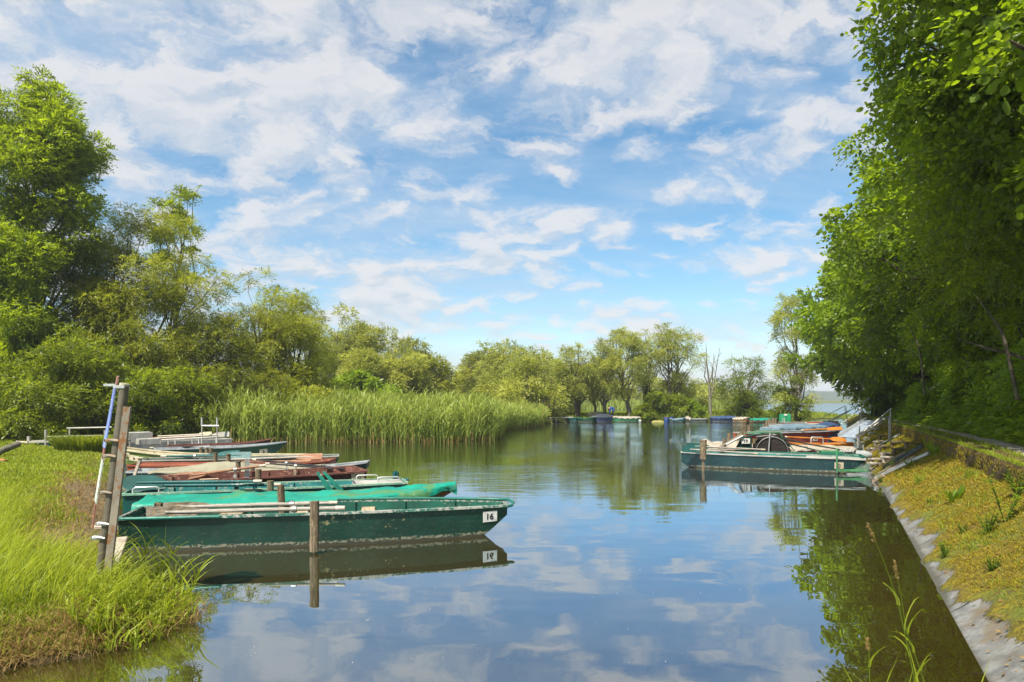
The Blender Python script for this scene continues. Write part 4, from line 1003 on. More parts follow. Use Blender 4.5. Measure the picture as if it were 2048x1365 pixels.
m_g6 = m_paint('deep_green_paint', (.020, .060, .036), chip=(.25, .27, .2), wear=.5, scum=True, seed=11)
m_cream = m_paint('cream_paint', (.46, .40, .26), chip=(.3, .24, .15), wear=.9, seed=12)
m_pale = m_paint('pale_grey_paint', (.33, .32, .29), chip=(.3, .25, .2), wear=.9, seed=13)
m_white = m_paint('white_paint', (.30, .29, .26), chip=(.35, .3, .25), wear=.9, seed=14)
m_greyp = m_paint('grey_paint', (.30, .32, .33), chip=(.5, .5, .5), wear=.8, seed=15)
m_rim = m_paint('worn_rim_paint', (.03, .11, .08), chip=(.36, .34, .30), wear=2.0, seed=16)
m_rim2 = m_paint('worn_teal_rim', (.16, .30, .22), chip=(.45, .42, .3), wear=1.4, seed=17)
m_hullbr = m_paint('tan_hull_paint', (.20, .10, .035), chip=(.35, .28, .2), wear=1., scum=True, seed=18)
m_orange = m_paint('orange_paint', (.36, .125, .02), chip=(.5, .35, .15), wear=.4, rough=.35, seed=19)
m_darkred = m_paint('dark_red_paint', (.14, .022, .018), chip=(.3, .2, .18), wear=.4, scum=True, seed=20)
m_blue = m_paint('blue_paint', (.015, .045, .15), chip=(.4, .4, .42), wear=.5, seed=21)
m_navy = m_paint('navy_paint', (.02, .03, .075), chip=(.3, .3, .33), wear=.5, scum=True, seed=22)
m_midgreen = m_paint('mid_green_paint', (.02, .14, .06), chip=(.4, .4, .3), wear=.5, scum=True, seed=23)
m_tube = m_paint('green_tube_paint', (.012, .13, .095), chip=(.5, .5, .42), wear=.6, rough=.35, seed=24)
m_lgreen = m_paint('light_green_paint', (.05, .17, .07), chip=(.5, .5, .42), wear=.6, seed=25)
m_oarw = m_wood('weathered_oar_wood', (.22, .20, .17), (.38, .35, .31), scale=(1.5, 14, 14), lichen=(.22, .16, .09))
m_oarb = m_wood('brown_oar_wood', (.17, .085, .05), (.34, .19, .12), scale=(1.5, 14, 14))
m_blade = m_wood('mottled_blade_wood', (.10, .078, .048), (.27, .24, .20), scale=(1.5, 9, 9), lichen=(.28, .19, .08))
m_post = m_wood('weathered_post', (.055, .040, .024), (.22, .17, .11), lichen=(.30, .22, .07))
m_seat = m_wood('bare_seat_plank', (.27, .20, .13), (.42, .34, .24), scale=(14, 1.5, 14))
m_plank = m_wood('grey_plank', (.28, .23, .18), (.52, .46, .38), scale=(1.2, 12, 12))
m_handle = m_plain('pale_grip', (.40, .35, .28), .6)
m_tarpg = m_fabric('teal_tarpaulin', (.004, .21, .145), dirt=(.14, .19, .11), amount=.45, rough=.45, spots=(.06, .16, .06))
m_tarpb = m_fabric('beige_tarpaulin', (.215, .20, .14), dirt=(.2, .19, .11), amount=.3)
m_tarpc = m_fabric('cream_tarpaulin', (.30, .265, .21), dirt=(.2, .16, .1), amount=.5)
m_tarpbl = m_fabric('blue_grey_tarpaulin', (.11, .165, .21), dirt=(.20, .22, .23), amount=.4)
m_tarpblue = m_fabric('blue_tarpaulin', (.022, .05, .12), dirt=(.3, .36, .42), amount=.4)
m_tarpn = m_fabric('navy_tarpaulin', (.028, .036, .05), dirt=(.2, .2, .2), amount=.3)
m_dcloth = m_fabric('dark_brown_cloth', (.016, .012, .010), dirt=(.06, .045, .035), amount=.4)
m_chrome = m_metal('galvanised_steel', (.62, .62, .60), .35, .7)
m_steel = m_metal('dull_steel', (.36, .36, .34), .5, .6)
m_rusty = m_metal('rusty_steel', (.24, .21, .16), .75, .2, rust=.13)
m_pipe = m_metal('grey_pipe', (.115, .10, .07), .6, .3, rust=-.04)
m_dark = MATS['shrub_leaf']
m_black = m_plain('black_rubber', (.012, .012, .013), .6)
m_plateW = m_plain('white_plate', (.46, .45, .42), .6, var=.22, scale=30.)
m_plateC = m_plain('cream_plate', (.44, .39, .26), .5, var=.15)
m_plateT = m_plain('faded_plate', (.36, .30, .20), .7, var=.2)
m_ink = m_plain('black_lettering', (.012, .012, .012), .5)
m_inkf = m_plain('faded_lettering', (.16, .14, .10), .7)

def text_geo(s, size):
    cu = bpy.data.curves.new('lettering', 'FONT'); cu.body = s; cu.size = size; cu.align_x = 'CENTER'; cu.align_y = 'CENTER'; cu.offset = size*.022; cu.extrude = .0015
    o = bpy.data.objects.new('lettering', cu); COL.objects.link(o)
    dg = bpy.context.evaluated_depsgraph_get(); me = bpy.data.meshes.new_from_object(o.evaluated_get(dg))
    V = np.array([v.co[:] for v in me.vertices]); Fc = [tuple(p.vertices) for p in me.polygons]
    bpy.data.objects.remove(o); bpy.data.curves.remove(cu); bpy.data.meshes.remove(me)
    V[:, 2] -= V[:, 2].min()
    V[:, 0] -= (V[:, 0].max()+V[:, 0].min())/2; V[:, 1] -= (V[:, 1].max()+V[:, 1].min())/2
    return V, Fc
def plate(parent, c, xd, yd, w, h, txt, mp, mi, name='number_plate', size=.78):
    """A board with raised lettering; xd runs along the text, yd up."""
    xd = nrm(xd); yd = np.asarray(yd, float); yd = nrm(yd-xd*np.dot(xd, yd)); nv = np.cross(xd, yd); c = np.asarray(c, float)
    mb = MB(); mb.box(c+nv*.006, (w, h, .012), ax=xd, up=nv, bev=.003)
    o = mb.build(name, mp, parent)
    if txt:
        V, Fc = text_geo(txt, h*size)
        P_ = c+xd*V[:, :1]+yd*V[:, 1:2]+nv*(V[:, 2:3]+.0135)
        mb = MB(); mb.add(P_, Fc); mb.build('number', mi, o)
    return o

# ------------------------------------------------------------------ boats
class Boat:
    """A flat bottomed punt. Local x runs from stern (-L/2) to bow, y across, z = 0 at the water."""
    def __init__(s, name, label, stern, bow, beam=1.1, sw=.8, bw=.35, zs=.42, zbow=0., zst=0., rake=.13, srake=.03, draft=.10, hull=None, inner=None, rim=None, group=None, cat='boat', flare=.86, lipb=.12, gw=.05, thwarts=(), seatm=None, floor=True, wet=True):
        a, b = np.asarray(stern, float)[:2], np.asarray(bow, float)[:2]
        s.L = float(np.linalg.norm(b-a)); s.beam, s.sw, s.bw, s.zs, s.zbow, s.zst, s.rake, s.srake, s.draft, s.flare, s.lipb = beam, sw, bw, zs, zbow, zst, rake, srake, draft, flare, lipb
        c = (a+b)/2; s.rz = math.atan2(b[1]-a[1], b[0]-a[0])
        s.o = thing(name, label, cat, (c[0], c[1], 0), s.rz, group)
        s.M = Matrix.Translation((c[0], c[1], 0)) @ Matrix.Rotation(s.rz, 4, 'Z')
        us = np.unique(np.concatenate([np.linspace(0, 1, 25), [srake, 1-rake]]))
        rings = [s.ring(u, 0) for u in us]; inn = [s.ring(u, .028) for u in us]
        mb = MB()
        for j in range(3):
            mb.grid([[r[j], r[j+1]] for r in rings], mi=0, smooth=False, flip=False)
        for r, fl in ((rings[0], False), (rings[-1], True)):
            mb.add(r, [(0, 1, 2, 3) if fl else (3, 2, 1, 0)], 0)
        mb.build('hull', hull, s.o)
        mi = MB()
        for j in range(3):
            mi.grid([[r[j], r[j+1]] for r in inn], smooth=False, flip=True)
        for r, fl in ((inn[0], True), (inn[-1], False)):
            mi.add(r, [(0, 1, 2, 3) if fl else (3, 2, 1, 0)], 0)
        for k in np.linspace(.14, .86, 6):      # ribs
            r = s.ring(k, .04)
            for q in (0, 2): mi.tube([r[q]+np.array([0, 0, -.03]), r[q+1]], .018, 4, smooth=False)
        mi.build('inside', inner or hull, s.o)
        for sd in (0, 3):
            path = [r[sd] for r in rings]
            g_ = MB(); n = len(path); X = []
            for i, p in enumerate(path):
                tdir = nrm(path[min(i+1, n-1)]-path[max(i-1, 0)]); side = nrm(np.cross(tdir, [0, 0, 1]))
                X.append([p+side*gw*.55+np.array([0, 0, -.014]), p+side*gw*.55+np.array([0, 0, .016]), p-side*gw*.55+np.array([0, 0, .016]), p-side*gw*.55+np.array([0, 0, -.014])])
            X = np.array(X)
            for j in range(4): g_.grid([[x[j], x[(j+1) % 4]] for x in X], smooth=False)
            g_.add(X[0], [(0, 1, 2, 3)]); g_.add(X[-1], [(3, 2, 1, 0)])
            g_.build('gunwale', rim or hull, s.o)
        for nm, r in (('stern_board', rings[0]), ('bow_board', rings[-1])):
            g_ = MB(); p, q = np.asarray(r[0]), np.asarray(r[3]); d_ = q-p
            if np.linalg.norm(d_) > .1:
                g_.box((p+q)/2+np.array([0, 0, .004]), (np.linalg.norm(d_)-gw*1.05, .05, .032), ax=d_, bev=.006); g_.build(nm, rim or hull, s.o)
        if floor:
            g_ = MB()
            for u0, u1 in ((.08, .36), (.37, .63), (.64, .86)):
                for k in np.linspace(-.33, .33, 5):
                    w_ = s.half((u0+u1)/2)*flare
                    g_.box(((u0+u1)/2*s.L-s.L/2, k*w_*2, -draft+.05), ((u1-u0)*s.L, w_*.28, .018))
            g_.build('floor_boards', seatm or inner or hull, s.o)
        for u in thwarts: s.thwart(u, seatm or m_seat)
    def half(s, u):
        f = s.sw+(1-s.sw)*math.sin(math.pi/2*min(u/.42, 1))
        if u > .5: f *= 1-(1-s.bw)*((u-.5)/.5)**2.0
        return f*s.beam/2
    def sheer(s, u):
        return s.zs+s.zbow*max(0, (u-.5)/.5)**2+s.zst*max(0, (.4-u)/.4)**2
    def bot(s, u):
        z = -s.draft
        if u > 1-s.rake: z = -s.draft+(s.sheer(1)-s.lipb+s.draft)*((u-1+s.rake)/s.rake)**1.15
        if u < s.srake: z = -s.draft+(s.sheer(0)-s.lipb*2+s.draft)*(1-u/s.srake)*.6
        return z
    def ring(s, u, ins):
        x = u*s.L-s.L/2
        if ins: x = max(-s.L/2+ins, min(s.L/2-ins, x))
        h = max(s.half(u)-ins, .01); zt, zb = s.sheer(u)-(.002 if ins else 0), s.bot(u)+ins*1.2; fb = s.flare
        return [np.array([x, -h, zt]), np.array([x, -h*fb, zb]), np.array([x, h*fb, zb]), np.array([x, h, zt])]
    def thwart(s, u, m, w=.24):
        g_ = MB(); z = s.sheer(u)-.09; g_.box((u*s.L-s.L/2, 0, z), (w, s.half(u)*1.88, .03), bev=.006); return g_.build('seat', m, s.o)
    def side(s, u, v, near=True):             # a point on the outside of the near (-y) side, v from the rim down
        r = s.ring(u, 0); i = (0, 1) if near else (3, 2); return r[i[0]]*(1-v)+r[i[1]]*v
    def plate(s, u, v, w, h, txt, mp, mi, near=True, **k):
        c = s.side(u, v, near); xd = s.side(min(u+.03, 1), .06, near)-s.side(u-.03, .06, near); up = s.side(u, v-.1, near)-s.side(u, v+.1, near)
        if not near: xd = -xd
        return plate(s.o, c, xd, up, w, h, txt, mp, mi, **k)
    def deck(s, u0, u1, m, name='deck', drop=.02):
        g_ = MB(); us = np.linspace(u0, u1, 7)
        g_.grid([[np.array([u*s.L-s.L/2, y*(s.half(u)-.03), s.sheer(u)-drop+.03*(1-y*y)]) for y in (-1, -.5, 0, .5, 1)] for u in us], smooth=True, flip=True)
        e = us[0] if u0 > .4 else us[-1]; r = [np.array([e*s.L-s.L/2, y*(s.half(e)-.03), z]) for y, z in ((-1, s.sheer(e)-drop), (1, s.sheer(e)-drop), (1, s.sheer(e)-drop-.22), (-1, s.sheer(e)-drop-.22))]
        g_.add(r, [(0, 1, 2, 3)]); return g_.build(name, m, s.o)
    def world(s, p): return np.array((s.M @ Vector([float(c) for c in p]))[:])
    def cover(s, label, m, u0=0., u1=1., ridge=.1, peak=.5, drop=.12, lift=.025, wrinkle=.012, name='tarpaulin', seed=0, end=.0, group=None, hollow=None):
        """A sheet lying over the boat: ridge height along the middle, hem hanging below the rim."""
        g_ = G(800+seed); c = thing(name, label, 'boat cover', s.o.location, s.rz, group)
        us = np.linspace(u0, u1, 44); ys = np.array([-1.06, -1.055, -1.04, -.97, -.8, -.6, -.4, -.2, 0, .2, .4, .6, .8, .97, 1.04, 1.055, 1.06]); Gp = []
        ph = g_.uniform(0, 6, 8)
        for u in us:
            row = []; uc = min(max(u, 0.), 1.); h = s.half(uc); zt = s.sheer(uc)
            tt = (u-u0)/(u1-u0); rd = ridge(tt) if callable(ridge) else ridge*math.sin(math.pi*min(max(tt, 0.02), .98))**.7
            dr = drop*(1+.35*math.sin(u*31+ph[0])+.25*math.sin(u*67+ph[1]))
            for k, y in enumerate(ys):
                ay = abs(y); wv = wrinkle*(math.sin(u*42+y*3+ph[2])+.7*math.sin(u*23-y*6+ph[3])+.6*math.sin(u*90+y*11+ph[4]))
                if ay >= 1.04:
                    z = zt+lift-dr*{1.04: .12, 1.055: .6, 1.06: 1.0}[ay]; yy = y*h*(1+.02*math.sin(u*57+ph[5])*(ay > 1.05))+math.copysign(.035, y)+(wv*.9 if ay > 1.05 else 0)
                else:
                    z = zt+lift+rd*(1-ay**1.3)+wv*(1-ay)*1.2; yy = y*h+math.copysign(.03, y)*(ay > .9)
                    if hollow: z -= hollow(tt, y)
                row.append(np.array([u*s.L-s.L/2, yy, z]))
            Gp.append(row)
        mb = MB(); mb.grid(Gp, flip=True); drop0 = drop
        for row, fl in ((Gp[0], False), (Gp[-1], True)):      # ends hang down
            lo = [p+np.array([(-.02 if row is Gp[0] else .02)*1., 0, -1.])*np.array([1, 1, max(.0, p[2]-(s.sheer(u0 if row is Gp[0] else u1)+lift-drop0*(1.15 if row is Gp[0] else .5)))]) for p in row]
            mb.grid([row, lo], flip=fl)
        mb.build('sheet', m, c)
        return c

def near_boat(ps, pb, zst, zbw, beam, sw, bw):
    """Centre line of a boat from the near rim's two ends in the photograph."""
    a, b = GW(*ps, zst)[:2], GW(*pb, zbw)[:2]
    d_ = nrm(b-a); n = np.array([-d_[1], d_[0]]); n = n if n[1] > 0 else -n
    return a+n*beam/2*sw, b+n*beam/2*bw
def oar(label, tip, hand, bl=.62, bw_=.17, mblade=None, mshaft=None, r=.022, grip=.18, up=(0, 0, 1), collar=None, lock=None, taper=1., group='oars laid across the moored boats', round_=False):
    tip, hand = np.asarray(tip, float), np.asarray(hand, float)
    o = thing('oar', label, 'oar', tip, 0, group); v = hand-tip; Lh = np.linalg.norm(v); d_ = v/Lh
    upv = np.asarray(up, float); upv = nrm(upv-d_*np.dot(d_, upv)); nv = np.cross(d_, upv)
    pr = [(0, .42), (.04, .5), (.6, .5), (.86, .36), (1, .14)] if not round_ else [(0, .12), (.05, .32), (.18, .47), (.4, .5), (.75, .46), (.93, .34), (1, .16)]
    outl = [d_*bl*a+upv*bw_*e for a, e in pr]+[d_*bl*a-upv*bw_*e for a, e in reversed(pr)]
    mb = MB(); mb.slab(outl, .016, nv); mb.build('blade', mblade, o)
    mb = MB(); mb.tube([d_*bl*.35+nv*.004, d_*bl, d_*Lh*.6, d_*(Lh-grip)], [r*.65, r, r, r*.9], 8); mb.build('shaft', mshaft, o)
    mb = MB(); mb.tube([d_*(Lh-grip), d_*Lh], [r*1.08, r*1.0], 8); mb.build('grip', m_handle, o)
    if lock:
        q = d_*Lh*lock
        mb = MB(); mb.tube([q-d_*.03, q+d_*.03], r*1.5, 8); mb.tube([q+np.array([0, 0, -.12]), q+np.array([0, 0, .05])], .011, 6); mb.box(q+np.array([0, 0, -.13]), (.06, .03, .06)); mb.build('oarlock', m_steel, o)
    return o

# ---- left row, from the nearest
A16, B16 = near_boat((240, 1040), (1016, 1013), .42, .40, 1.02, .9, .34)
b16 = Boat('rowing_boat', 'nearest boat: long dark green punt with scuffed paint and white plate 16', A16, B16, 1.02, .9, .36, .43, -.02, .0, .105, .035, .10, m_dgreen, m_dgreen_in, m_rim, 'boats moored at the grass bank', lipb=.13, thwarts=(), seatm=m_dgreen_in)
b16.thwart(.42, m_seat, .26); b16.thwart(.61, m_seat, .20); b16.thwart(.24, m_seat, .3)
b16.plate(.948, .40, .215, .155, '16', m_plateW, m_ink)
mb = MB(); L2 = b16.L/2
rim = [np.array([u*b16.L-L2, b16.half(u)+.0, b16.sheer(u)+.035]) for u in np.linspace(.52, .985, 9)]
rim += [np.array([L2+.07, .10, b16.sheer(1)+.045]), np.array([L2+.12, 0, b16.sheer(1)+.02]), np.array([L2+.08, -.10, b16.sheer(1)-.01]), np.array([L2-.02, -.15, b16.sheer(1)-.02])]
mb.tube(rim, .021, 8); mb.build('rail', m_tube, b16.o)
mb = MB(); mb.tube([np.array([-L2-.09, -b16.half(0)-.0, b16.sheer(0)+.0]), np.array([-L2+.3, -b16.half(.05)-.03, b16.sheer(0)+.004]), np.array([-L2+1.2, -b16.half(.22)-.03, b16.sheer(.2)+.003])], .019, 7); mb.build('rail', m_tube, b16.o)
mb = MB(); mb.box((-L2+.30, .1, b16.sheer(0)+.03), (.10, .07, .17), bev=.012); mb.build('mooring_block', m_post, b16.o)
oar('mottled brown oar lying nearest along the rim of boat 16', P(293, 1026, 8.85), P(690, 1016, 8.85), .72, .15, m_blade, m_oarw, .027, .12, up=(0, .12, 1), lock=.745)
oar('grey bladed oar leaning behind the mottled one on boat 16', P(326, 1015, 9.15), P(675, 1006, 9.15), .66, .13, m_blade, m_oarw, .024, .10, up=(0, .2, 1), lock=.74)

A15, B15 = near_boat((272, 1006), (905, 966), .45, .62, 1.0, .85, .12)
b15 = Boat('rowing_boat', 'tan hulled boat number 15 under a shiny teal tarpaulin with raised pointed bow', A15, B15, 1.0, .85, .14, .42, .16, 0., .27, .03, .10, m_hullbr, m_hullbr, m_rim2, 'boats moored at the grass bank', lipb=.10)
b15.plate(.90, .62, .17, .12, '15', m_plateT, m_ink)
def hol(tt, y): return .05*math.exp(-((tt-.50)/.07)**2-((y+.1)/.5)**2)+.06*math.exp(-((tt-.18)/.06)**2-((y-.2)/.5)**2)+.03*math.exp(-((tt-.68)/.05)**2-(y/.4)**2)
b15.cover('shiny teal tarpaulin stretched over the tan boat, with puddles and a drooping hem', m_tarpg, .0, 1.012, ridge=lambda q: .02+.045*math.sin(math.pi*q)+.02*math.exp(-((q-.33)/.03)**2), drop=.13, wrinkle=.020, seed=1, hollow=hol)

A14, B14 = near_boat((246, 990), (815, 966), .44, .44, .86, .9, .7)
b14 = Boat('rowing_boat', 'teal boat with round bladed teal oars, white speckled bow deck and grab handles', A14, B14, .86, .9, .74, .44, .0, .0, .12, .03, .1, m_tealhull, m_tealin, m_rim2, 'boats moored at the grass bank', seatm=m_tealin)
b14.thwart(.42, m_seat, .3)
b14.deck(.80, .985, m_white, 'bow_deck', drop=.0)
L2 = b14.L/2
for x, y in ((L2-.62, .30), (L2-.30, -.14)):
    mb = MB(); z = b14.sheer(.9)+.01; mb.tube([(x-.19, y, z), (x-.19, y, z+.065), (x-.15, y, z+.085), (x+.15, y, z+.085), (x+.19, y, z+.065), (x+.19, y, z)], .012, 7); mb.build('grab_handle', m_chrome, b14.o)
mb = MB(); z = b14.sheer(0); mb.tube([(-L2+.14, -.36, z), (-L2+.14, -.36, z+.08), (-L2+.18, -.36, z+.10), (-L2+.46, -.36, z+.10), (-L2+.50, -.36, z+.08), (-L2+.50, -.36, z)], .014, 7); mb.build('grab_handle', m_chrome, b14.o)
mb = MB(); mb.box((L2-.12, .2, b14.sheer(1)+.07), (.10, .14, .18), bev=.03); mb.box((L2-.03, .2, b14.sheer(1)+.0), (.28, .2, .03)); mb.build('bow_cleat', m_teal, b14.o)
for i, (xt, xb, yt) in enumerate(((632, 664, 945), (644, 686, 944))):
    q = [np.linalg.inv(np.array(b14.M)) @ np.append(P(px, py, 11.35+.12*i), 1) for px, py in ((xt, yt), (xt+6, yt-1), (xb+8, 986), (xb-8, 986))]
    mb = MB(); mb.slab([p_[:3] for p_ in q], .03, (0, 1, 0)); mb.build('splash_board', m_tube, b14.o)
mb = MB(); x_ = .33*b14.L-L2
for dx_ in (-.03, .25): mb.box((x_+dx_+.2, -.36, b14.sheer(.3)+.07), (.07, .05, .17), bev=.01)
mb.build('oarlock', m_teal, b14.o)
oar('teal oar with a big rounded blade, nearer of the crossed pair on the teal boat', P(244, 966, 10.75), P(524, 963, 10.95), .64, .24, m_tealhull, m_teal, .026, .13, up=(.05, .3, 1), round_=True)
oar('teal oar lying just behind its twin on the teal boat', P(252, 972, 11.0), P(562, 970, 11.0), .66, .24, m_tealhull, m_teal, .028, .10, up=(.05, .5, 1), round_=True)

A10, B10 = GW(268, 975, .44)[:2]+np.array([-.25, .55]), (GW(737, 951, .46)[:2]+GW(704, 937, .46)[:2])/2
b10 = Boat('rowing_boat', 'open brown wooden boat with a square bow and faded cream plate', A10, B10, 1.15, .8, 1.0, .49, .03, 0., .10, .03, .1, m_brown, m_brownin, m_brownin, 'boats moored at the grass bank', seatm=m_brownin, flare=.9)
b10.thwart(.30, m_seat, .34)
b10.plate(.955, .26, .25, .17, '10', m_plateT, m_inkf)
for u in (.47, .70):
    mb = MB(); r = b10.ring(u, .03); mb.box(r[3]+np.array([0, -.05, -.16]), (.05, .05, .34), bev=.008); mb.build('rib_bracket', m_seat, b10.o)
mb = MB(); mb.box(b10.ring(.47, .03)[3]+np.array([0, -.1, .08]), (.09, .03, .36)); mb.build('oarlock', m_chrome, b10.o)
oar('long brown wooden oar slanting up across the brown boat', P(305, 962, 12.6), P(532, 931, 13.2), .95, .15, m_oarb, m_oarb, .026, .12, up=(-.1, .4, 1), lock=.72)
oar('short brown oar low inside the brown boat near its bow', P(480, 966, 12.35), P(583, 960, 12.7), .45, .10, m_oarb, m_oarb, .018, .08, up=(0, 1, .2))

bA = Boat('rowing_boat', 'black green boat with a curled dark bow under the beige tent shaped cover', GW(246, 942, .42)[:2]+[0, .4], GW(729, 935, .45)[:2]+[0, .35], .8, .85, .55, .38, .16, 0., .12, .03, .1, m_blackg, m_greyp, m_greyp, 'boats moored at the grass bank')
bA.deck(.86, .985, m_blackg, 'bow_deck')
bA.cover('beige canvas cover pitched like a low tent over the black green boat', m_tarpb, .10, .80, ridge=lambda q: .012+.16*(max(0, 1-abs(q-.42)/.40))**1.0+.10*math.exp(-((q-.80)/.09)**2), drop=.05, wrinkle=.006, seed=2)
oar('upper of two thin black poles with pale grips across the beige cover', P(690, 938, 14.0), P(505, 919, 14.6), .5, .07, m_black, m_black, .018, .10, up=(0, 1, .3), lock=.62)
oar('lower of two thin black poles with pale grips across the beige cover', P(668, 938, 13.9), P(531, 927, 14.2), .4, .07, m_black, m_black, .018, .10, up=(0, 1, .3), lock=.55)

bB = Boat('rowing_boat', 'red brown boat with rounded stern and varnished square bow behind the beige cover', GW(247, 926, .46)[:2]+[0, .45], GW(657, 921, .50)[:2]+[0, .4], .85, .75, .75, .38, .10, .0, .10, .06, .1, m_red, m_brownin, m_red, 'boats moored at the grass bank')
bB.deck(.02, .42, m_red, 'stern_deck'); bB.plate(.72, .3, .16, .11, '12', m_red, m_ink)
oar('brown oar with broad blade tip beyond the red brown boat', P(645, 913, 16.0), P(452, 920, 15.8), .62, .18, m_oarb, m_oarw, .026, .1, up=(.0, .7, .7))
oar('dark brown oar resting low along the red brown boat', P(622, 922, 15.6), P(462, 924, 15.5), .5, .09, m_oarb, m_oarb, .02, .1, up=(0, .9, .4))
bC = Boat('rowing_boat', 'dark green boat with a straight white rim behind the red brown boat', GW(268, 923, .42)[:2]+[0, .45], GW(668, 914, .44)[:2]+[0, .45], .8, .8, .7, .42, .02, 0, .1, .03, .1, m_g6, m_g6, m_white, 'boats moored at the grass bank')
oar('green oar with white grip and leaf shaped blade above the white rimmed boat', P(502, 911, 17.4), P(322, 913, 17.4), .62, .20, m_teal, m_teal, .026, .14, up=(0, .55, .8), lock=.62)
oar('second green blade tucked behind the green oar', P(478, 906, 17.8), P(380, 912, 17.8), .55, .17, m_teal, m_teal, .022, .1, up=(0, .7, .6))

b8 = Boat('rowing_boat', 'olive green boat with cream rim, number 8 and emblem plate at its raised end', GW(616, 913, .40)[:2]+[0, .35], GW(232, 898, .60)[:2]+[0, .28], .85, .75, .55, .40, .20, .0, .10, .03, .1, m_olive, m_cream, m_cream, 'boats moored at the grass bank', gw=.07)
b8.plate(.905, .30, .28, .15, '8', m_plateC, m_ink, near=False)
pe = b8.plate(.963, .30, .34, .14, '', m_plateC, m_ink, near=False, name='emblem_plate')
cpt = b8.side(.963, .30, False); xd = nrm(-(b8.side(.99, .36, False)-b8.side(.93, .36, False))); up = nrm(b8.side(.963, .26, False)-b8.side(.963, .46, False)); nv = np.cross(xd, up)
mb = MB(); k = 16
for r0, r1 in ((.055, .042), (.028, .0)):
    ring = [cpt+xd*(.085+math.cos(2*math.pi*i/k)*r)+up*math.sin(2*math.pi*i/k)*r+nv*.0145 for r in (r0, r1) for i in range(k)]
    mb.add(ring, [(i, (i+1) % k, k+(i+1) % k, k+i) for i in range(k)])
mb.box(cpt+xd*.085+nv*.0145, (.12, .012, .003), ax=xd, up=nv); mb.box(cpt+xd*.085+nv*.0147, (.12, .012, .003), ax=up, up=nv)
mb.build('emblem', m_inkf, pe)
V, Fc = text_geo('EIDI', .075); mb = MB(); mb.add(cpt+xd*(V[:, :1]-.075)+up*V[:, 1:2]+nv*(V[:, 2:3]+.0135), Fc); mb.build('lettering', m_ink, pe)

b6 = Boat('rowing_boat', 'deep green boat with a low pointed bow and cream plate 6', GW(296, 899, .44)[:2]+[0, .4], GW(571, 884.5, .52)[:2]+[0, .1], .9, .85, .10, .42, .10, 0., .22, .03, .1, m_g6, m_greyp, m_greyp, 'boats moored at the grass bank', lipb=.05)
b6.plate(.80, .40, .26, .17, '6', m_plateC, m_ink)
bD = Boat('rowing_boat', 'faded red brown boat just beyond boat 6 with a small upturned bow', GW(318, 894, .45)[:2]+[0, .5], GW(535, 880.5, .55)[:2]+[0, .25], .9, .85, .3, .44, .12, 0., .12, .03, .1, m_brown, m_brownin, m_brownin, 'boats moored at the grass bank')
oar('thin grey oar lying flat along boat 6', P(420, 893, 21.5), P(300, 896, 21.0), .5, .12, m_greyp, m_black, .022, .1, up=(0, 1, .2))
# pale boat with boxes and frame, furthest of the row
bE = Boat('rowing_boat', 'pale grey flat boat with box seats, furthest of the row below the white ladder', GW(236, 884, .42)[:2]+[0, .5], GW(446, 876, .42)[:2]+[0, .5], 1.0, .9, .9, .36, 0., 0., .1, .03, .1, m_pale, m_pale, m_white, 'boats moored at the grass bank')
inv = np.linalg.inv(np.array(bE.M)); loc = lambda px, py, Y: (inv @ np.append(P(px, py, Y), 1))[:3]
a_, e_ = loc(240, 884, 24.6), loc(299, 884, 24.6)
mb = MB(); mb.box((a_+e_)/2+np.array([0, 0, .17]), (np.linalg.norm(e_-a_), .5, .36), bev=.02); mb.build('box_seat', m_pale, bE.o)
a_, e_ = loc(276, 889, 23.9), loc(318, 889, 23.9)
mb = MB(); mb.box((a_+e_)/2+np.array([0, 0, .10]), (np.linalg.norm(e_-a_), .4, .22), bev=.02); mb.build('low_box', m_white, bE.o)
mb = MB(); rail = [loc(px, py, 24.2) for px, py in ((318, 881), (434, 874.5))]; mb.tube(rail, .035, 6)
for px in (337, 351, 385, 398, 433): t_ = loc(px, 875+ (434-px)*.055, 24.2); mb.tube([t_, t_-np.array([0, 0, .2])], .03, 6)
mb.build('side_rail', m_white, bE.o)
ld = thing('boarding_ladder', 'white tubular ladder frame standing upright beside the furthest pale boat', 'ladder', P(403, 885, 24.0))
b0 = P(403, 885, 24.0)
for px in (404, 434.5):
    mb = MB(); lo, hi = P(px, 886, 24.0), P(px, 851, 24.0); mb.tube([lo-b0+np.array([0, 0, -.5]), hi-b0], .022, 8); mb.build('leg', m_white, ld)
    mb = MB(); lo, hi = P(px, 852, 24.0), P(px, 835.5, 24.0); mb.tube([lo-b0, hi-b0], .036, 8); mb.build('sleeve', m_chrome, ld)
mb = MB(); mb.tube([P(404, 852, 24.0)-b0, P(438, 852, 24.0)-b0], .024, 8); mb.build('rung', m_chrome, ld)
mb = MB(); mb.tube([P(404, 876, 24.0)-b0, P(434, 874, 24.0)-b0], .022, 8); mb.build('rung', m_white, ld)
oar('cream oar with a ribbed square blade on top of the furthest boat', P(459, 868.5, 24.3), P(310, 877, 24.3), .62, .18, m_white, m_handle, .026, .12, up=(0, .2, 1))
oar('cream oar whose blade shows just left of the ribbed one', P(424, 868, 24.9), P(316, 873, 24.9), .5, .16, m_cream, m_handle, .026, .12, up=(0, .2, 1))
oar('reddish oar lying at the bottom of the pale oars', P(300, 879, 24.7), P(392, 874, 24.7), .45, .14, m_red, m_red, .024, .1, up=(0, .5, .8))

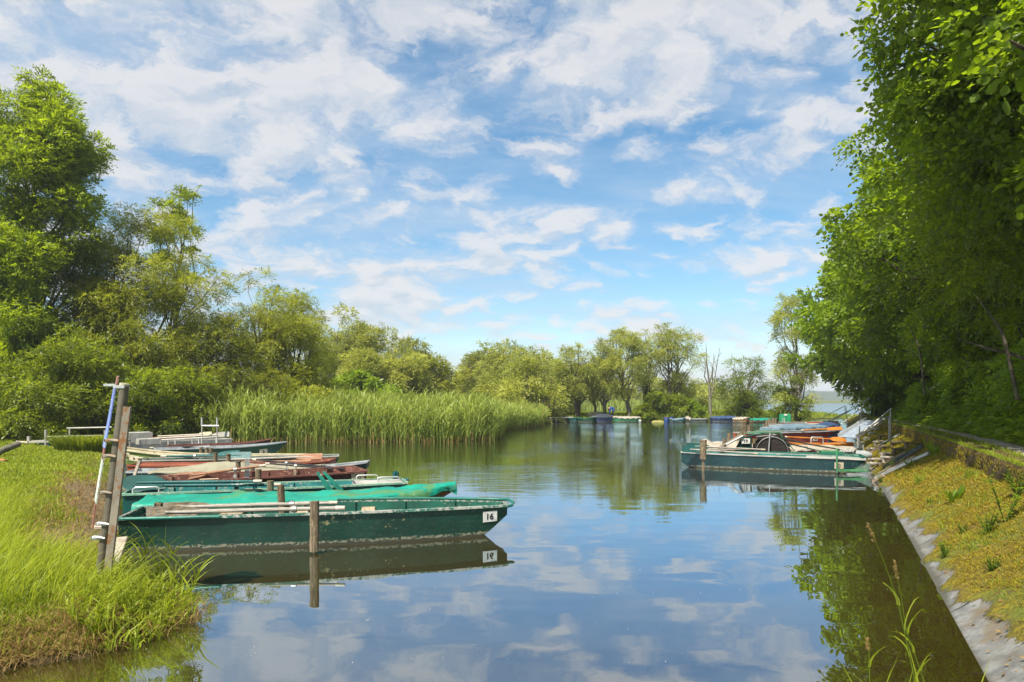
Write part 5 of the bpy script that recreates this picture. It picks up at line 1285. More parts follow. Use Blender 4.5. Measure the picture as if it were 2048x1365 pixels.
# mooring posts
def post(name_label, px, top, Y, r=.055, lean=0., foot=None, cap=False, zlow=-.7, m=None, group='wooden mooring posts'):
    e = P(px, top, Y); b = np.array([e[0], e[1], 0.])
    o = thing('mooring_post', name_label, 'post', b, 0, group); g_ = G(int(px*7) % 9999)
    mb = MB(); zt = e[2]; zs_ = np.linspace(zlow if foot is None else foot, zt, 7)
    mb.tube([(lean*z+g_.normal(0, .003), g_.normal(0, .003), z) for z in zs_], [r*(1+g_.normal(0, .03)) for _ in zs_], 9)
    mb.ball((lean*zt, 0, zt-.002), r*.96, sc=(1, 1, .12)); mb.build('shaft', m or m_post, o)
    if foot is not None:
        mb = MB(); mb.tube([(lean*foot, 0, zlow), (lean*foot, 0, foot+.02)], r*.42, 7); mb.build('foot', m_post, o)
    if cap:
        mb = MB(); mb.tube([(lean*zt, 0, zt), (lean*zt, 0, zt+.02)], r*1.15, 9); mb.build('cap', m_post, o)
    return o
post('thick weathered post standing right in front of the green hull of boat 16', 629, 1003, 8.42, .058, foot=.03)
post('post rising between boat 16 and the teal tarpaulin', 567, 970, 9.62, .050, lean=-.06)
post('post behind the teal tarpaulin beside the teal boat seat', 541, 962, 10.75, .052)
post('lichen yellow post in front of the brown wooden boat', 517, 939, 12.1, .052)
post('short dark post beside the lichen yellow one', 505, 934, 13.5, .045)
post('post at the foot of the beige tent cover', 477, 924, 13.9, .052, cap=True)
post('left post of the pair behind the beige tent cover', 431, 907.5, 15.4, .046, cap=True)
post('right post of the pair behind the beige tent cover', 457, 910, 15.4, .050, cap=True)
post('post by the cream rim of the olive boat', 422, 898, 18.0, .048, cap=True)
post('left short stub between boat 6 and the olive boat', 402.5, 895, 19.9, .05)
post('right short stub between boat 6 and the olive boat', 413.5, 896, 19.9, .05)
# leaning flat topped stake
e = P(279, 917, 13.3); b = P(267, 952, 13.3)
o = thing('mooring_stake', 'leaning grey stake with a flat top plate at the stern of the beige covered boat', 'stake', b); mb = MB()
mb.box((e-b)/2+np.array([-.03, 0, -.15]), (.012+np.linalg.norm(e-b)+.35, .05, .06), ax=e-b, bev=.008); mb.build('shaft', m_plank, o)
mb = MB(); mb.box(e-b+np.array([.0, 0, .01]), (.19, .10, .022), bev=.006); mb.build('top_plate', m_plank, o)

# ---- right row
b13 = Boat('rowing_boat', 'long dark teal punt nearest on the right bank, faded plate 13 at its raked bow', GW(1373, 906, .41)[:2]+[.05, .45], GW(1742, 921.5, .36)[:2]+[0, .3], 1.0, .8, .45, .40, -.03, .02, .15, .075, .1, m_paint('teal_black_paint', (.004, .026, .029), chip=(.16, .17, .14), wear=.35, scum=True, seed=31), m_tealin, m_white, 'boats moored at the paved bank', lipb=.06, gw=.045)
b13.thwart(.185, m_seat, .26); b13.thwart(.50, m_seat, .5); b13.deck(.70, .985, m_pale, 'bow_deck')
b13.plate(.87, .40, .22, .17, '13', m_plateT, m_inkf)
oar('dark teal oar whose upright blade sticks out past the stern of punt 13, nearer one', P(1364, 898, 18.9), P(1515, 908, 18.9), .62, .18, m_tealhull, m_oarw, .026, .12, up=(0, .3, 1), group='oars in punt 13')
oar('dark teal oar behind its twin with a higher blade past the stern of punt 13', P(1373, 892, 19.5), P(1530, 900, 19.5), .68, .18, m_tealhull, m_oarw, .026, .12, up=(0, .3, 1), group='oars in punt 13')
# working boat 19 with console, drum and tube frame
b19 = Boat('work_boat', 'green work boat with console plate 19, dark drum and a maze of tubes', GW(1420, 905, .40)[:2]+[0, .2], GW(1738, 911, .42)[:2]+[0, .35], 1.2, .8, .6, .38, 0., 0., .1, .05, .1, m_midgreen, m_dgreen_in, m_tube, 'boats moored at the paved bank')
inv19 = np.linalg.inv(np.array(b19.M)); l19 = lambda px, py, Y=20.3: (inv19 @ np.append(P(px, py, Y), 1))[:3]
mb = MB(); q = [l19(px, py, 20.1) for px, py in ((1466, 905), (1504, 905), (1504, 874), (1484, 873))]; q2 = [l19(px, py, 20.6) for px, py in ((1466, 905), (1504, 905), (1504, 874), (1484, 873))]
mb.hexa([q[0], q[1], q2[1], q2[0], q[3], q[2], q2[2], q2[3]]); cons = mb.build('console', m_dgreen, b19.o)
plate(b19.o, l19(1491.5, 882.5, 20.06), l19(1501, 882.5, 20.06)-l19(1482, 882.5, 20.06), (0, 0, 1), .255, .165, '19', m_plateW, m_ink)
for i, px in enumerate((1508, 1514, 1520)):
    mb = MB(); mb.tube([l19(px, 906, 20.35), l19(px, 878, 20.35)], .04, 8); mb.build('float_tube', m_metal('brass_tube', (.34, .30, .16), .35, .6) if i == 0 else MATS['brass_tube'], b19.o)
c_ = l19(1543, 903, 20.2); mb = MB(); rad = .44; n = 26; Vv = []
for yy, rr_ in ((-.20, rad*.96), (-.20, rad), (.02, rad), (.02, rad*.9)):
    Vv.append([c_+np.array([math.cos(a)*rr_*1.0, yy, max(math.sin(a)*rr_*1.02, -.05)]) for a in np.linspace(-.1, math.pi+.1, n)])
mb.grid(Vv, flip=True); mb.add(Vv[0], [tuple(range(n))]); mb.add(Vv[-1], [tuple(range(n-1, -1, -1))]); mb.build('drum', m_dcloth, b19.o)
mb = MB(); mb.tube([c_+np.array([math.cos(a)*rad, -.24, math.sin(a)*rad]) for a in np.linspace(0, math.pi, 20)], .008, 6); mb.build('drum_rim', m_steel, b19.o)
mb = MB(); q = [l19(px, py, 20.75) for px, py in ((1516, 869), (1564, 867.5), (1578, 892), (1505, 892))]; q2 = [p_+np.array([0, -.5, 0]) for p_ in q]
mb.add(q+q2, [(0, 1, 5, 4), (1, 2, 6, 5), (2, 3, 7, 6), (3, 0, 4, 7), (4, 5, 6, 7), (3, 2, 1, 0)]); mb.build('canvas_hood', m_dcloth, b19.o)
tubes = [([(1490, 868), (1497, 865.5), (1560, 865.5), (1575, 905)], 20.1, m_lgreen, .016), ([(1505, 868), (1512, 862), (1566, 861)], 20.8, m_lgreen, .016), ([(1495, 872), (1530, 866), (1560, 866)], 20.5, m_tube, .014), ([(1540, 866), (1537, 907)], 19.9, m_chrome, .018),
         ([(1560, 866), (1590, 904)], 20.5, m_tube, .014), ([(1436, 898), (1482, 871)], 20.15, m_pipe, .05), ([(1452, 890), (1486, 872)], 20.0, m_steel, .03), ([(1415, 899), (1528, 900)], 20.0, m_oarw, .018),
         ([(1512, 874), (1552, 870)], 20.2, m_steel, .014), ([(1545, 862), (1548, 870)], 20.3, m_steel, .02), ([(1520, 866), (1521, 874)], 20.3, m_lgreen, .014)]
for pts, Y, mm, r in tubes:
    mb = MB(); mb.tube([l19(px, py, Y) for px, py in pts], r, 7); mb.build('frame_tube', mm, b19.o)
for i, pts in enumerate((((1563, 877), (1612, 888), (1676, 899), (1720, 913)), ((1566, 884), (1600, 893), (1640, 903), (1732, 919)))):
    mb = MB(); mb.tube([l19(px, py, 20.0+.2*i) for px, py in pts], .022, 7); mb.build('boom', m_blackg, b19.o)
mb = MB(); mb.tube([l19(1604, 902), l19(1606, 893), l19(1614, 893), l19(1616, 903)], .012, 6); mb.build('bracket', m_steel, b19.o)
mb = MB(); a_, e_ = l19(1641, 907, 19.9), l19(1682, 907, 19.9); mb.box((a_+e_)/2, (np.linalg.norm(e_-a_), .4, .13), bev=.01); mb.build('tool_box', m_midgreen, b19.o)
for i in range(5):
    a_, e_ = l19(1681+i*6, 904, 19.7), l19(1686+i*6, 898, 20.4); mb = MB(); mb.box((a_+e_)/2+np.array([0, 0, .01]), (np.linalg.norm(e_-a_), .07, .03), ax=e_-a_); mb.build('seat_slat', m_white if i % 2 == 0 else m_pale, b19.o)
mb = MB(); mb.tube([l19(1677, 911), l19(1690, 910), l19(1730, 910), l19(1742, 911)], [.06, .13, .13, .07], 10); mb.build('pontoon', m_greyp, b19.o)
# covered and other boats behind
bK = Boat('rowing_boat', 'brown boat with crumpled cream canvas sheets, behind the work boat', GW(1412, 897, .40)[:2]+[0, .5], GW(1722, 899, .42)[:2]+[0, .5], 1.15, .8, .5, .42, .0, .05, .1, .05, .1, m_red, m_brownin, m_brown, 'boats moored at the paved bank')
bK.cover('crumpled cream canvas bunched over the outer end of the brown boat', m_tarpc, .0, .40, ridge=lambda q: .03+.13*math.exp(-((q-.16)/.12)**2)+.12*math.exp(-((q-.62)/.2)**2)+.05*math.sin(q*25), drop=.10, wrinkle=.03, seed=5)
bK.cover('flat cream canvas over the bank end of the brown boat', m_tarpc, .46, 1.0, ridge=.05, drop=.10, wrinkle=.015, seed=6)
bO = Boat('canoe', 'bright orange canoe with a chrome grab rail', GW(1558, 887, .38)[:2]+[0, .35], GW(1716, 888, .40)[:2]+[0, .3], .8, .5, .12, .36, .05, .05, .25, .15, .1, m_orange, m_orange, m_orange, 'boats moored at the paved bank')
bO.deck(.60, .98, m_orange, 'deck', drop=-.01)
invO = np.linalg.inv(np.array(bO.M)); lO = lambda px, py, Y: (invO @ np.append(P(px, py, Y), 1))[:3]
mb = MB(); mb.tube([lO(px, py, 23.6) for px, py in ((1622, 887), (1622, 877), (1624, 875), (1644, 875), (1646, 877), (1646, 889))], .02, 7); mb.build('grab_rail', m_chrome, bO.o)
oar('orange oar with a broad orange blade lying on the orange canoe', P(1692, 880, 24.2), P(1567, 874, 24.4), .55, .24, m_orange, m_orange, .028, .12, up=(0, .75, .6))
b23 = Boat('rowing_boat', 'dark red boat with broad grey rim, white plate 23 and blue green bow end', GW(1490, 869, .52)[:2]+[0, .5], GW(1678, 862.5, .56)[:2]+[0, .5], 1.0, .8, .7, .55, .03, 0, .06, .04, .1, m_darkred, m_brownin, m_greyp, 'boats moored at the paved bank', gw=.12)
b23.plate(.70, .45, .26, .19, '23', m_plateW, m_ink)
mb = MB(); r0, r1, r2 = b23.side(.84, .99), b23.side(.985, .02), b23.side(.985, .9); off = np.array([0, -.02, 0]); mb.add([r0+off, b23.side(.985, .75)+off, r1+off, b23.side(.86, .25)+off, r0, b23.side(.985, .75), r1, b23.side(.86, .25)], [(0, 1, 2, 3), (0, 4, 5, 1), (1, 5, 6, 2), (2, 6, 7, 3), (3, 7, 4, 0)]); mb.build('bow_panel', m_navy, b23.o)
oar('orange brown plank oar along the far rim of the red boat', P(1684, 857, 28.3), P(1602, 861, 28.3), .7, .16, m_orange, m_orange, .03, .1, up=(0, .6, .7))
bL = Boat('rowing_boat', 'boat under a blue grey tarpaulin beyond the red boat', GW(1546, 856, .5)[:2]+[0, .5], GW(1676, 851, .5)[:2]+[0, .5], 1.2, .8, .6, .48, .05, 0, .1, .04, .1, m_navy, m_navy, m_greyp, 'boats moored at the paved bank')
bL.cover('blue grey tarpaulin drawn tight over a moored boat', m_tarpbl, .0, .72, ridge=.14, drop=.16, wrinkle=.012, seed=8)
bL.cover('bright blue crumpled sheet at the bank end of the blue covered boat', m_tarpblue, .74, 1., ridge=.12, drop=.1, wrinkle=.03, seed=9)
bM = Boat('rowing_boat', 'weathered pale boat with red brown oars, third from the far end of the right row', GW(1556, 848.5, .5)[:2]+[0, .5], GW(1678, 846.5, .5)[:2]+[0, .5], 1.2, .8, .6, .46, .05, 0, .1, .04, .1, m_pale, m_pale, m_white, 'boats moored at the paved bank')
bM.deck(.3, .98, m_plank, 'deck')
bN = Boat('rowing_boat', 'grey brown boat next to the furthest one of the right row', GW(1572, 844.5, .5)[:2]+[0, .5], GW(1676, 843.5, .5)[:2]+[0, .5], 1.2, .8, .6, .46, .05, 0, .1, .04, .1, m_brown, m_brownin, m_pale, 'boats moored at the paved bank')
oar('reddish oar laid on the weathered pale boat', P(1676, 845.5, 41), P(1610, 846, 41), .9, .2, m_red, m_red, .035, .1, up=(0, .8, .5))
for lab, px, top, Y, r, m, kw in (('lone post with a thin wasted foot in front of the dark teal punt', 1406.5, 882, 18.1, .088, m_post, dict(foot=.33, cap=True)), ('leaning post beside the slanted metal tube of the work boat', 1449, 878.5, 20.7, .06, m_post, {}), ('taller slanting post behind the cream canvas', 1455, 866.5, 22.0, .06, m_post, dict(lean=.06)),
                          ('orange stained stub, first of the short row behind the canvas', 1470, 866, 24.5, .065, m_red, {}), ('brown stub, second of the short row behind the canvas', 1477, 866, 25.2, .06, m_post, {}), ('dark stub, third of the short row behind the canvas', 1483, 863, 26.5, .065, m_post, {}), ('stub with flat cap, last of the short row behind the canvas', 1489, 861.5, 27.6, .085, m_post, dict(cap=True)),
                          ('post alone beyond the short row of stubs', 1498, 850.5, 31, .075, m_post, {}), ('front post of the far cluster', 1533, 842, 40, .075, m_post, {}), ('second post of the far cluster', 1538, 838.5, 42, .085, m_post, {}), ('slim middle post of the far cluster', 1542.5, 840, 43, .06, m_post, {}), ('tall rear post of the far cluster', 1547, 836, 45, .085, m_post, {}), ('blunt post ending the far cluster', 1551, 838, 47, .08, m_post, {}), ('small grey post off the far cluster', 1528, 848, 37, .06, m_post, {})):
    post(lab, px, top, Y, r, m=m, **kw)

# ---- far shore
def far_boat(lab, x0, x1, top, Y, hull, rim, cov=None, covlab=None, ridge=.15, beam=1.3, zs=None, u=(0, 1.), sd=0, name='rowing_boat'):
    Y += (sd % 3-1)*.5; z = (EYE-(top-HZ)/F*Y if zs is None else zs)-.03+.05*((sd*7) % 4-1.5)
    a, b = P(x0+2, 0, Y)[:2], P(x1-2, 0, Y+.7*((sd*5) % 3-1))[:2]
    bt = Boat(name, lab, a, b, beam, .8, .45, z, .08, .02, .1, .04, .1, hull, hull, rim, 'boats along the far shore', floor=False, gw=.09)
    if cov: bt.cover(covlab, cov, u[0], u[1], ridge=ridge*.5, drop=.10, wrinkle=.02, seed=20+sd)
    return bt
far_boat('little teal boat between the black pontoon and the forked willow', 1144, 1160, 834.5, 58.6, m_tealhull, m_tube)
far_boat('dark green boat lying under the forked willow', 1159, 1192, 834, 58.2, m_dgreen, m_lgreen)
far_boat('navy boat with a beige humped cover below the leaning willow', 1186, 1224, 835, 57.6, m_navy, m_greyp, m_tarpn, 'navy cover with a hump on the boat below the leaning willow', .38, sd=1)
far_boat('bright green boat under a cream cover by the biggest willow', 1276, 1225, 835, 58.4, m_midgreen, m_cream, m_tarpc, 'cream cover on the bright green boat by the biggest willow', .12, sd=2)
far_boat('white and teal boat behind the blue barrels', 1342, 1371, 837, 59, m_tealhull, m_white, m_tarpbl, 'pale sheet over the boat behind the blue barrels', .12, sd=3, u=(.3, 1.))
far_boat('dark grey boat with a white hooped front left of the blue boat', 1412, 1372, 836, 59, m_blackg, m_greyp, m_tarpc, 'white hood on the front of the dark grey boat', .3, sd=4, u=(.72, 1.))
far_boat('navy boat under a bright blue sheet beside the bare tree', 1420, 1472, 836.5, 58.2, m_navy, m_greyp, m_tarpblue, 'bright blue sheet with pale streaks on the navy boat', .22, sd=5)
far_boat('tan boat with a cream cover between the blue and teal covered boats', 1468, 1498, 837, 57.8, m_hullbr, m_cream, m_tarpc, 'cream cover on the tan boat at the far shore', .2, sd=6)
far_boat('tan boat under a teal sheet next to the far post cluster', 1494, 1552, 838, 57, m_hullbr, m_tube, m_tarpg, 'teal sheet over the tan boat next to the far posts', .12, sd=7)
o = thing('pontoon', 'black and white pontoon moored at the reed corner', 'pontoon', P(1121, 842, 58.6)*[1, 1, 0]); wdt = 48/F*58.6
mb = MB(); mb.box((0, 0, .12), (wdt*.98, 1.6, .44), bev=.03); mb.build('hull', m_black, o)
mb = MB(); mb.box((0, 0, .40), (wdt, 1.7, .09), bev=.02); mb.build('deck', m_pale, o)
mb = MB(); mb.box((-wdt*.42, -.83, .27), (.24, .06, .22)); mb.build('bumper', m_white, o)
for k in (-.2, .12, .38):
    mb = MB(); mb.box((wdt*k, -.83, .2), (.06, .05, .34)); mb.build('strut', m_greyp, o)
for i, px in enumerate((1332.5, 1343)):
    o = thing('barrel', ('blue plastic barrel floating by the shore, the one further from the white boat', 'blue plastic barrel floating by the shore, the one against the white boat')[i], 'barrel', P(px, 840, 58.6)*[1, 1, 0]); mb = MB()
    mb.tube([(0, 0, -.15), (0, 0, .0), (0, 0, .02), (0, 0, .22), (0, 0, .24), (0, 0, .38), (0, 0, .42)], [.18, .19, .2, .2, .185, .19, .16], 12); mb.build('drum', m_blue, o)
    mb = MB(); mb.tube([(0, 0, .415), (0, 0, .435)], .17, 12); mb.build('lid', m_orange if i == 0 else m_blue, o)
o = thing('float', 'yellow float drifting low on the water before the dark bush', 'float', P(1316, 842.5, 58.8)*[1, 1, 0]); mb = MB()
mb.tube([(-.55, 0, .0), (-.3, 0, .03), (.2, .05, .03), (.6, 0, .0)], [.04, .08, .09, .04], 8); mb.build('body', m_plain('yellow_float', (.30, .25, .07), .7), o)
o = thing('mooring_buoy', 'small white buoy at the foot of the biggest willow', 'buoy', P(1280, 839, 58.2)*[1, 1, 0]); mb = MB(); mb.ball((0, 0, .1), .13); mb.build('ball', m_white, o)
o = thing('upturned_boat', 'upturned grey boat hull lying on the spit left of the leaning willow', 'boat', at_px(1196, 63)); mb = MB()
mb.grid([[(x, math.cos(a)*.5*(1-abs(x/1.1)**3)**.5, .04+math.sin(a)*.45*(1-abs(x/1.1)**3)**.5) for a in np.linspace(0, math.pi, 9)] for x in np.linspace(-1.09, 1.09, 15)]); mb.build('hull', m_plank, o)
# ------------------------------------------------------------------ leaning sign post on the left bank
YS = 6.15
base = np.array([(198-1024)/F*YS, YS, float(height(np.array([(198-1024)/F*YS]), np.array([YS]))[0])])
sp_ = thing('sign_post', 'leaning grey and rusty pipe post carrying sign boards seen edge on', 'sign post', base)
lp = lambda px, py, Y=YS: P(px, py, Y)-base
rr = 8.8/F*YS
mb = MB(); mb.tube([lp(186, 1225), lp(200, 1150), lp(226, 960), lp(249, 772)], rr, 14); mb.build('pipe', m_pipe, sp_)
mb = MB(); mb.tube([lp(249, 772.5), lp(250, 767.5)], rr*1.05, 14); mb.build('cap', m_plain('pipe_cap', (.33, .31, .22), .8), sp_)
mb = MB(); a_, e_ = lp(205, 1215, YS-.06), lp(252.5, 814, YS-.06); ax = nrm(e_-a_); L_ = np.linalg.norm(e_-a_); c_ = (a_+e_)/2
mb.box(c_, (L_, .048, .010), ax=ax, up=(.25, -1, 0)); mb.box(c_+np.array([-.021, .026, 0]), (L_, .010, .05), ax=ax, up=(.25, -1, 0)); mb.box(c_+np.array([.026, .022, 0]), (L_, .010, .05), ax=ax, up=(.25, -1, 0)); mb.build('channel', m_rusty, sp_)
dirv = nrm(np.array([(225-1024)/F, 1., 0]))+np.array([-.065, 0, 0])
def board(x0, y0, x1, y1, w, mats, name, ofs=0.):
    a_, e_ = lp(x0, y0), lp(x1, y1); mb = MB(); u = dirv*w
    mb.slab([a_, e_, e_+u, a_+u], .010, np.cross(e_-a_, u)); return mb.build(name, mats, sp_)
m_signb = m_paint('faded_blue_sign', (.16, .22, .50), chip=(.5, .5, .55), wear=1.2, seed=41)
m_signr = m_paint('faded_red_sign', (.22, .09, .07), chip=(.5, .45, .4), wear=1., seed=42)
m_signg = m_paint('grey_green_sign', (.46, .52, .46), chip=(.3, .28, .2), wear=1.6, seed=43)
board(210, 897, 233, 772, .30, m_signb, 'sign_board'); board(234, 771, 237.5, 752, .2, m_signr, 'sign_board'); board(207, 925, 210, 898, .22, m_signr, 'sign_board')
board(193, 1008, 209, 912, .28, m_signg, 'sign_board'); board(186, 1058, 192, 1010, .12, m_signr, 'sign_board')
mb = MB(); mb.box(lp(221, 770.5), (.11, .03, .022)); mb.box(lp(243, 774), (.10, .09, .028)); mb.build('clamp', m_chrome, sp_)
for px, py, w in ((228, 881, .13), (222, 912, .12), (214, 985, .10), (208, 1047, .10), (200, 1075, .11)):
    mb = MB(); mb.box(lp(px, py), (w, .10, .03), bev=.006); mb.tube([lp(px-11, py-1, YS-.06), lp(px+10, py+2, YS-.06)], .010, 6); mb.build('clamp', m_chrome if py > 1000 else m_rusty, sp_)
mb = MB(); mb.tube([lp(236, 778), lp(240, 800), lp(241, 818), lp(238, 835), lp(230, 862)], .004, 5); mb.box(lp(240, 818), (.022, .02, .03)); mb.build('wire', m_cream, sp_)
# planks and stones by the sign post
a_, e_ = P(212, 1185, 6.9), P(243, 1098, 8.3); a_[2] = .10; e_[2] = .22
o = thing('plank', 'pale weathered plank sloping from the sign post to the stern of boat 16', 'plank', (a_+e_)/2); mb = MB(); mb.box((0, 0, 0), (np.linalg.norm(e_-a_), .15, .035), ax=e_-a_, bev=.006); mb.build('board', m_plank, o)
o = thing('plank', 'grey board lying crosswise on the mud behind the pale plank', 'plank', P(222, 1072, 8.6)*[1, 1, 0]+[0, 0, .30]); mb = MB(); mb.box((0, 0, 0), (.36, .22, .04), ax=(1, .25, -.1), bev=.006); mb.build('board', m_plank, o)
o = thing('stone', 'pale flat stone half hidden in the grass below the sign post', 'stone', P(160, 1240, 5.75)); mb = MB(); mb.ball((0, 0, .0), .075, n=10, sc=(1, .7, .75))
mb.v = [(x*(1+.12*math.sin(y*60+z*40)), y*(1+.1*math.sin(z*70)), z*(1+.15*math.sin(x*50))) for x, y, z in mb.v]; mb.build('rock', m_plain('pale_stone', (.50, .43, .34), .9, var=.4, scale=20., bump=.6), o)
# log on the lawn
a_, e_ = P(-26, 916, 18.5), P(38, 888, 19.4); o = thing('log', 'grey barked log lying on the lawn at the edge of the view', 'log', a_); mb = MB()
mb.tube([np.zeros(3), (e_-a_)*.5+np.array([0, 0, .02]), e_-a_], [.105, .095, .085], 10); mb.build('trunk', m_barkg, o)
o = thing('log', 'short orange brown stump end below the grey log', 'log', P(6, 927, 17.4)-np.array([0, 0, .05])); mb = MB(); mb.tube([(-.25, .1, .06), (.1, -.05, .0)], [.14, .15], 10, mi=0); mb.build('trunk', m_wood('sawn_orange_wood', (.16, .06, .02), (.40, .20, .08)), o)
a_, e_ = P(-30, 792, 25.5), P(40, 818, 26.3); o = thing('dead_branch', 'bare grey branch poking out of the shrub at the edge of the lawn', 'branch', a_); mb = MB(); mb.tube([np.zeros(3), (e_-a_)*.5+np.array([.02, 0, .06]), e_-a_, (e_-a_)*1.3+np.array([0, 0, -.25])], [.07, .06, .05, .02], 7); mb.build('limb', m_barkg, o)
# landing stage beyond the lawn
YL = 23.0; o = thing('landing_stage', 'white edged landing stage with thin handrail beyond the lawn', 'landing stage', P(135, 890, YL)); b0 = P(135, 890, YL); ll = lambda px, py, Y=YL: P(px, py, Y)-b0
a_, e_ = ll(57, 884.5), ll(228, 884.5); mb = MB(); mb.box((a_+e_)/2+np.array([0, .5, 0]), (np.linalg.norm(e_-a_), 1.1, .07), bev=.01); mb.build('deck', m_white, o)
a_, e_ = ll(33, 884), ll(58, 886); mb = MB(); mb.tube([a_, e_], .035, 6); mb.build('beam', m_plank, o)
mb = MB(); mb.box(ll(57.5, 879), (.075, .08, .20)); mb.build('end_post', m_white, o)
for px, y0, y1, r in ((92, 860, 893, .045), (139.5, 857, 893, .025), (210, 861, 893, .03), (115, 874, 893, .02)):
    mb = MB(); mb.tube([ll(px, y1), ll(px, y0)], r, 7); mb.build('post', m_white if px != 115 else m_plank, o)
mb = MB(); mb.tube([ll(134, 857), ll(224, 855)], .026, 7); mb.build('handrail', m_pale, o)
mb = MB(); mb.tube([ll(95, 874), ll(205, 871.5)], .018, 7); mb.build('handrail', m_plank, o)
mb = MB(); a_, e_ = ll(80, 892), ll(98, 892); mb.box((a_+e_)/2+np.array([0, .4, .0]), (.35, .8, .24)); mb.build('float', m_tealhull, o)

# ------------------------------------------------------------------ slipway, gangway and rails on the right bank
def slope_pt(px, py, lift=.03):
    best = min(((lambda q: (abs(q[2]-lift-.67*np.clip(bank_w(q[0], q[1]), -.6, 1.12)*kz(bank_s(q[0], q[1]))), Y))(P(px, py, Y)) for Y in np.linspace(6, 40, 1700)), key=lambda k: k[0])
    return P(px, py, best[1])
o = thing('slipway', 'overgrown timber and steel boat slipway on the mossy bank beside punt 13', 'slipway', slope_pt(1780, 920)); b0 = np.array(o.location[:])
for (x0, y0, x1, y1, w, h, m) in ((1766, 936, 1846, 891, .09, .10, m_blackg), (1812, 912, 1856, 909-1, .0, 0, None), (1750, 957, 1858, 906, .06, .07, m_steel), (1746, 964, 1768, 951, .07, .07, m_rusty), (1756, 950, 1842, 897, .05, .06, m_pipe), (1760, 930, 1812, 906, .07, .08, m_post), (1772, 944, 1832, 912, .05, .06, m_rusty), (1742, 905, 1786, 876, .06, .07, m_blackg), (1756, 893, 1800, 868, .05, .06, m_steel), (1730, 912, 1768, 890, .05, .06, m_post), (1700, 868, 1732, 848, .06, .06, m_post)):
    if m is None: continue
    p0, p1 = slope_pt(x0, y0, .08)-b0, slope_pt(x1, y1, .12)-b0; mb = MB(); mb.box((p0+p1)/2, (np.linalg.norm(p1-p0), w, h), ax=p1-p0, bev=.008); mb.build('rail', m, o)
for (x0, y0, x1, y1, m) in ((1757, 895, 1774, 894, m_post), (1785, 898, 1810, 899, m_post), (1762, 908, 1780, 907, m_plank), (1764, 914, 1792, 916, m_plank), (1737, 927, 1762, 927, m_plank), (1806, 885, 1850, 890, m_post), (1780, 884, 1806, 884, m_post), (1748, 884, 1768, 883, m_plank), (1757, 872, 1776, 872, m_post), (1736, 897, 1752, 897, m_plank), (1740, 918, 1768, 919, m_plank)):
    Y = slope_pt((x0+x1)/2, max(y0, y1), .15)[1]; p0, p1 = P(x0, y0, Y)-b0, P(x1, y1, Y)-b0; mb = MB(); mb.box((p0+p1)/2, (np.linalg.norm(p1-p0), .22, .05), ax=p1-p0, bev=.008); mb.box((p0*.85+p1*.15)+np.array([0, 0, -.08]), (.06, .08, .14)); mb.box((p0*.15+p1*.85)+np.array([0, 0, -.08]), (.06, .08, .14)); mb.build('sleeper', m, o)
# green mooring frame beside punt 13
YF = 17.3; b0 = P(1674, 941, YF); o = thing('mooring_gantry', 'light green tube gantry upright at the bow of punt 13', 'gantry', b0); fl_ = lambda px, py, Y=YF: P(px, py, Y)-b0
mb = MB(); mb.tube([fl_(1674, 946), fl_(1673.5, 897)], .024, 8); mb.build('upright', m_lgreen, o)
mb = MB(); mb.box((fl_(1673, 941)+fl_(1735, 942))/2, (62/F*YF, .07, .055), bev=.006); mb.build('beam', m_lgreen, o)
mb = MB(); mb.slab([fl_(1708, 940), fl_(1740, 926), fl_(1740, 940)], .012, (0, 1, 0)); mb.build('gusset', m_plain('grey_green_plate', (.10, .14, .11), .7), o)
mb = MB(); mb.box((fl_(1694, 948)+fl_(1726, 950))/2, (.42, .10, .05), ax=fl_(1726, 950)-fl_(1694, 948)); mb.build('foot_beam', m_steel, o)
# grey gangway
YG = 25.0; a_, e_ = P(1694, 876, YG), P(1750, 842.5, YG+1.0); o = thing('gangway', 'grey metal gangway ramp leaning from the path down to the boats', 'gangway', a_); v = e_-a_
ax = nrm(v); sd_ = nrm(np.cross([0, 0, 1], ax)); 
mb = MB(); mb.box(v/2+sd_*.0, (np.linalg.norm(v), .62, .05), ax=ax); mb.build('deck', m_metal('blue_grey_steel', (.30, .35, .42), .5, .4), o)
for q in (-.34, .34):
    mb = MB(); mb.box(v/2+sd_*q+np.array([0, 0, .06]), (np.linalg.norm(v), .04, .15), ax=ax); mb.build('side_rail', m_chrome, o)
def rail(lab, segs, Y, m=m_steel, r=.024, nm='handrail'):
    px, py = segs[0][0]; b0 = P(px, py, Y); o = thing(nm, lab, 'handrail', b0, 0, 'handrails down the paved bank')
    for sg in segs:
        mb = MB(); pts = [P(x, y, Y+(dy[0] if dy else 0))-b0 for x, y, *dy in sg]; mb.tube(pts, r, 7)
        mb.build('post' if abs(sg[0][0]-sg[-1][0]) < 5 else 'rail', m, o)
    return o
rail('steel handrail beside the grey gangway with two sloping bars', [[(1722, 868), (1783, 817)], [(1738, 858), (1779, 832)], [(1781, 818, .2), (1781, 892, .2)], [(1778.5, 832), (1778, 885)], [(1719, 852), (1718.5, 895)]], 23.5)
rail('steel handrail climbing past the walker beyond the gangway', [[(1682, 849), (1727, 812), (1728, 803), (1740, 797)], [(1722, 812), (1722, 846)], [(1694, 838), (1694, 868)], [(1696, 862), (1722, 838)]], 33.)
rail('further low handrail in the shade near the blue covered boats', [[(1650, 845), (1712, 815)], [(1661, 843), (1700, 822)], [(1692, 814), (1693, 842)]], 42.)
rail('furthest thin handrail on the paved bank', [[(1640, 838), (1690, 812)], [(1690, 812), (1690, 828)]], 50.)
rail('short steel post pair at the bank end of the orange canoe', [[(1726, 890), (1727, 905)], [(1715.5, 876), (1716, 896)]], 21.)
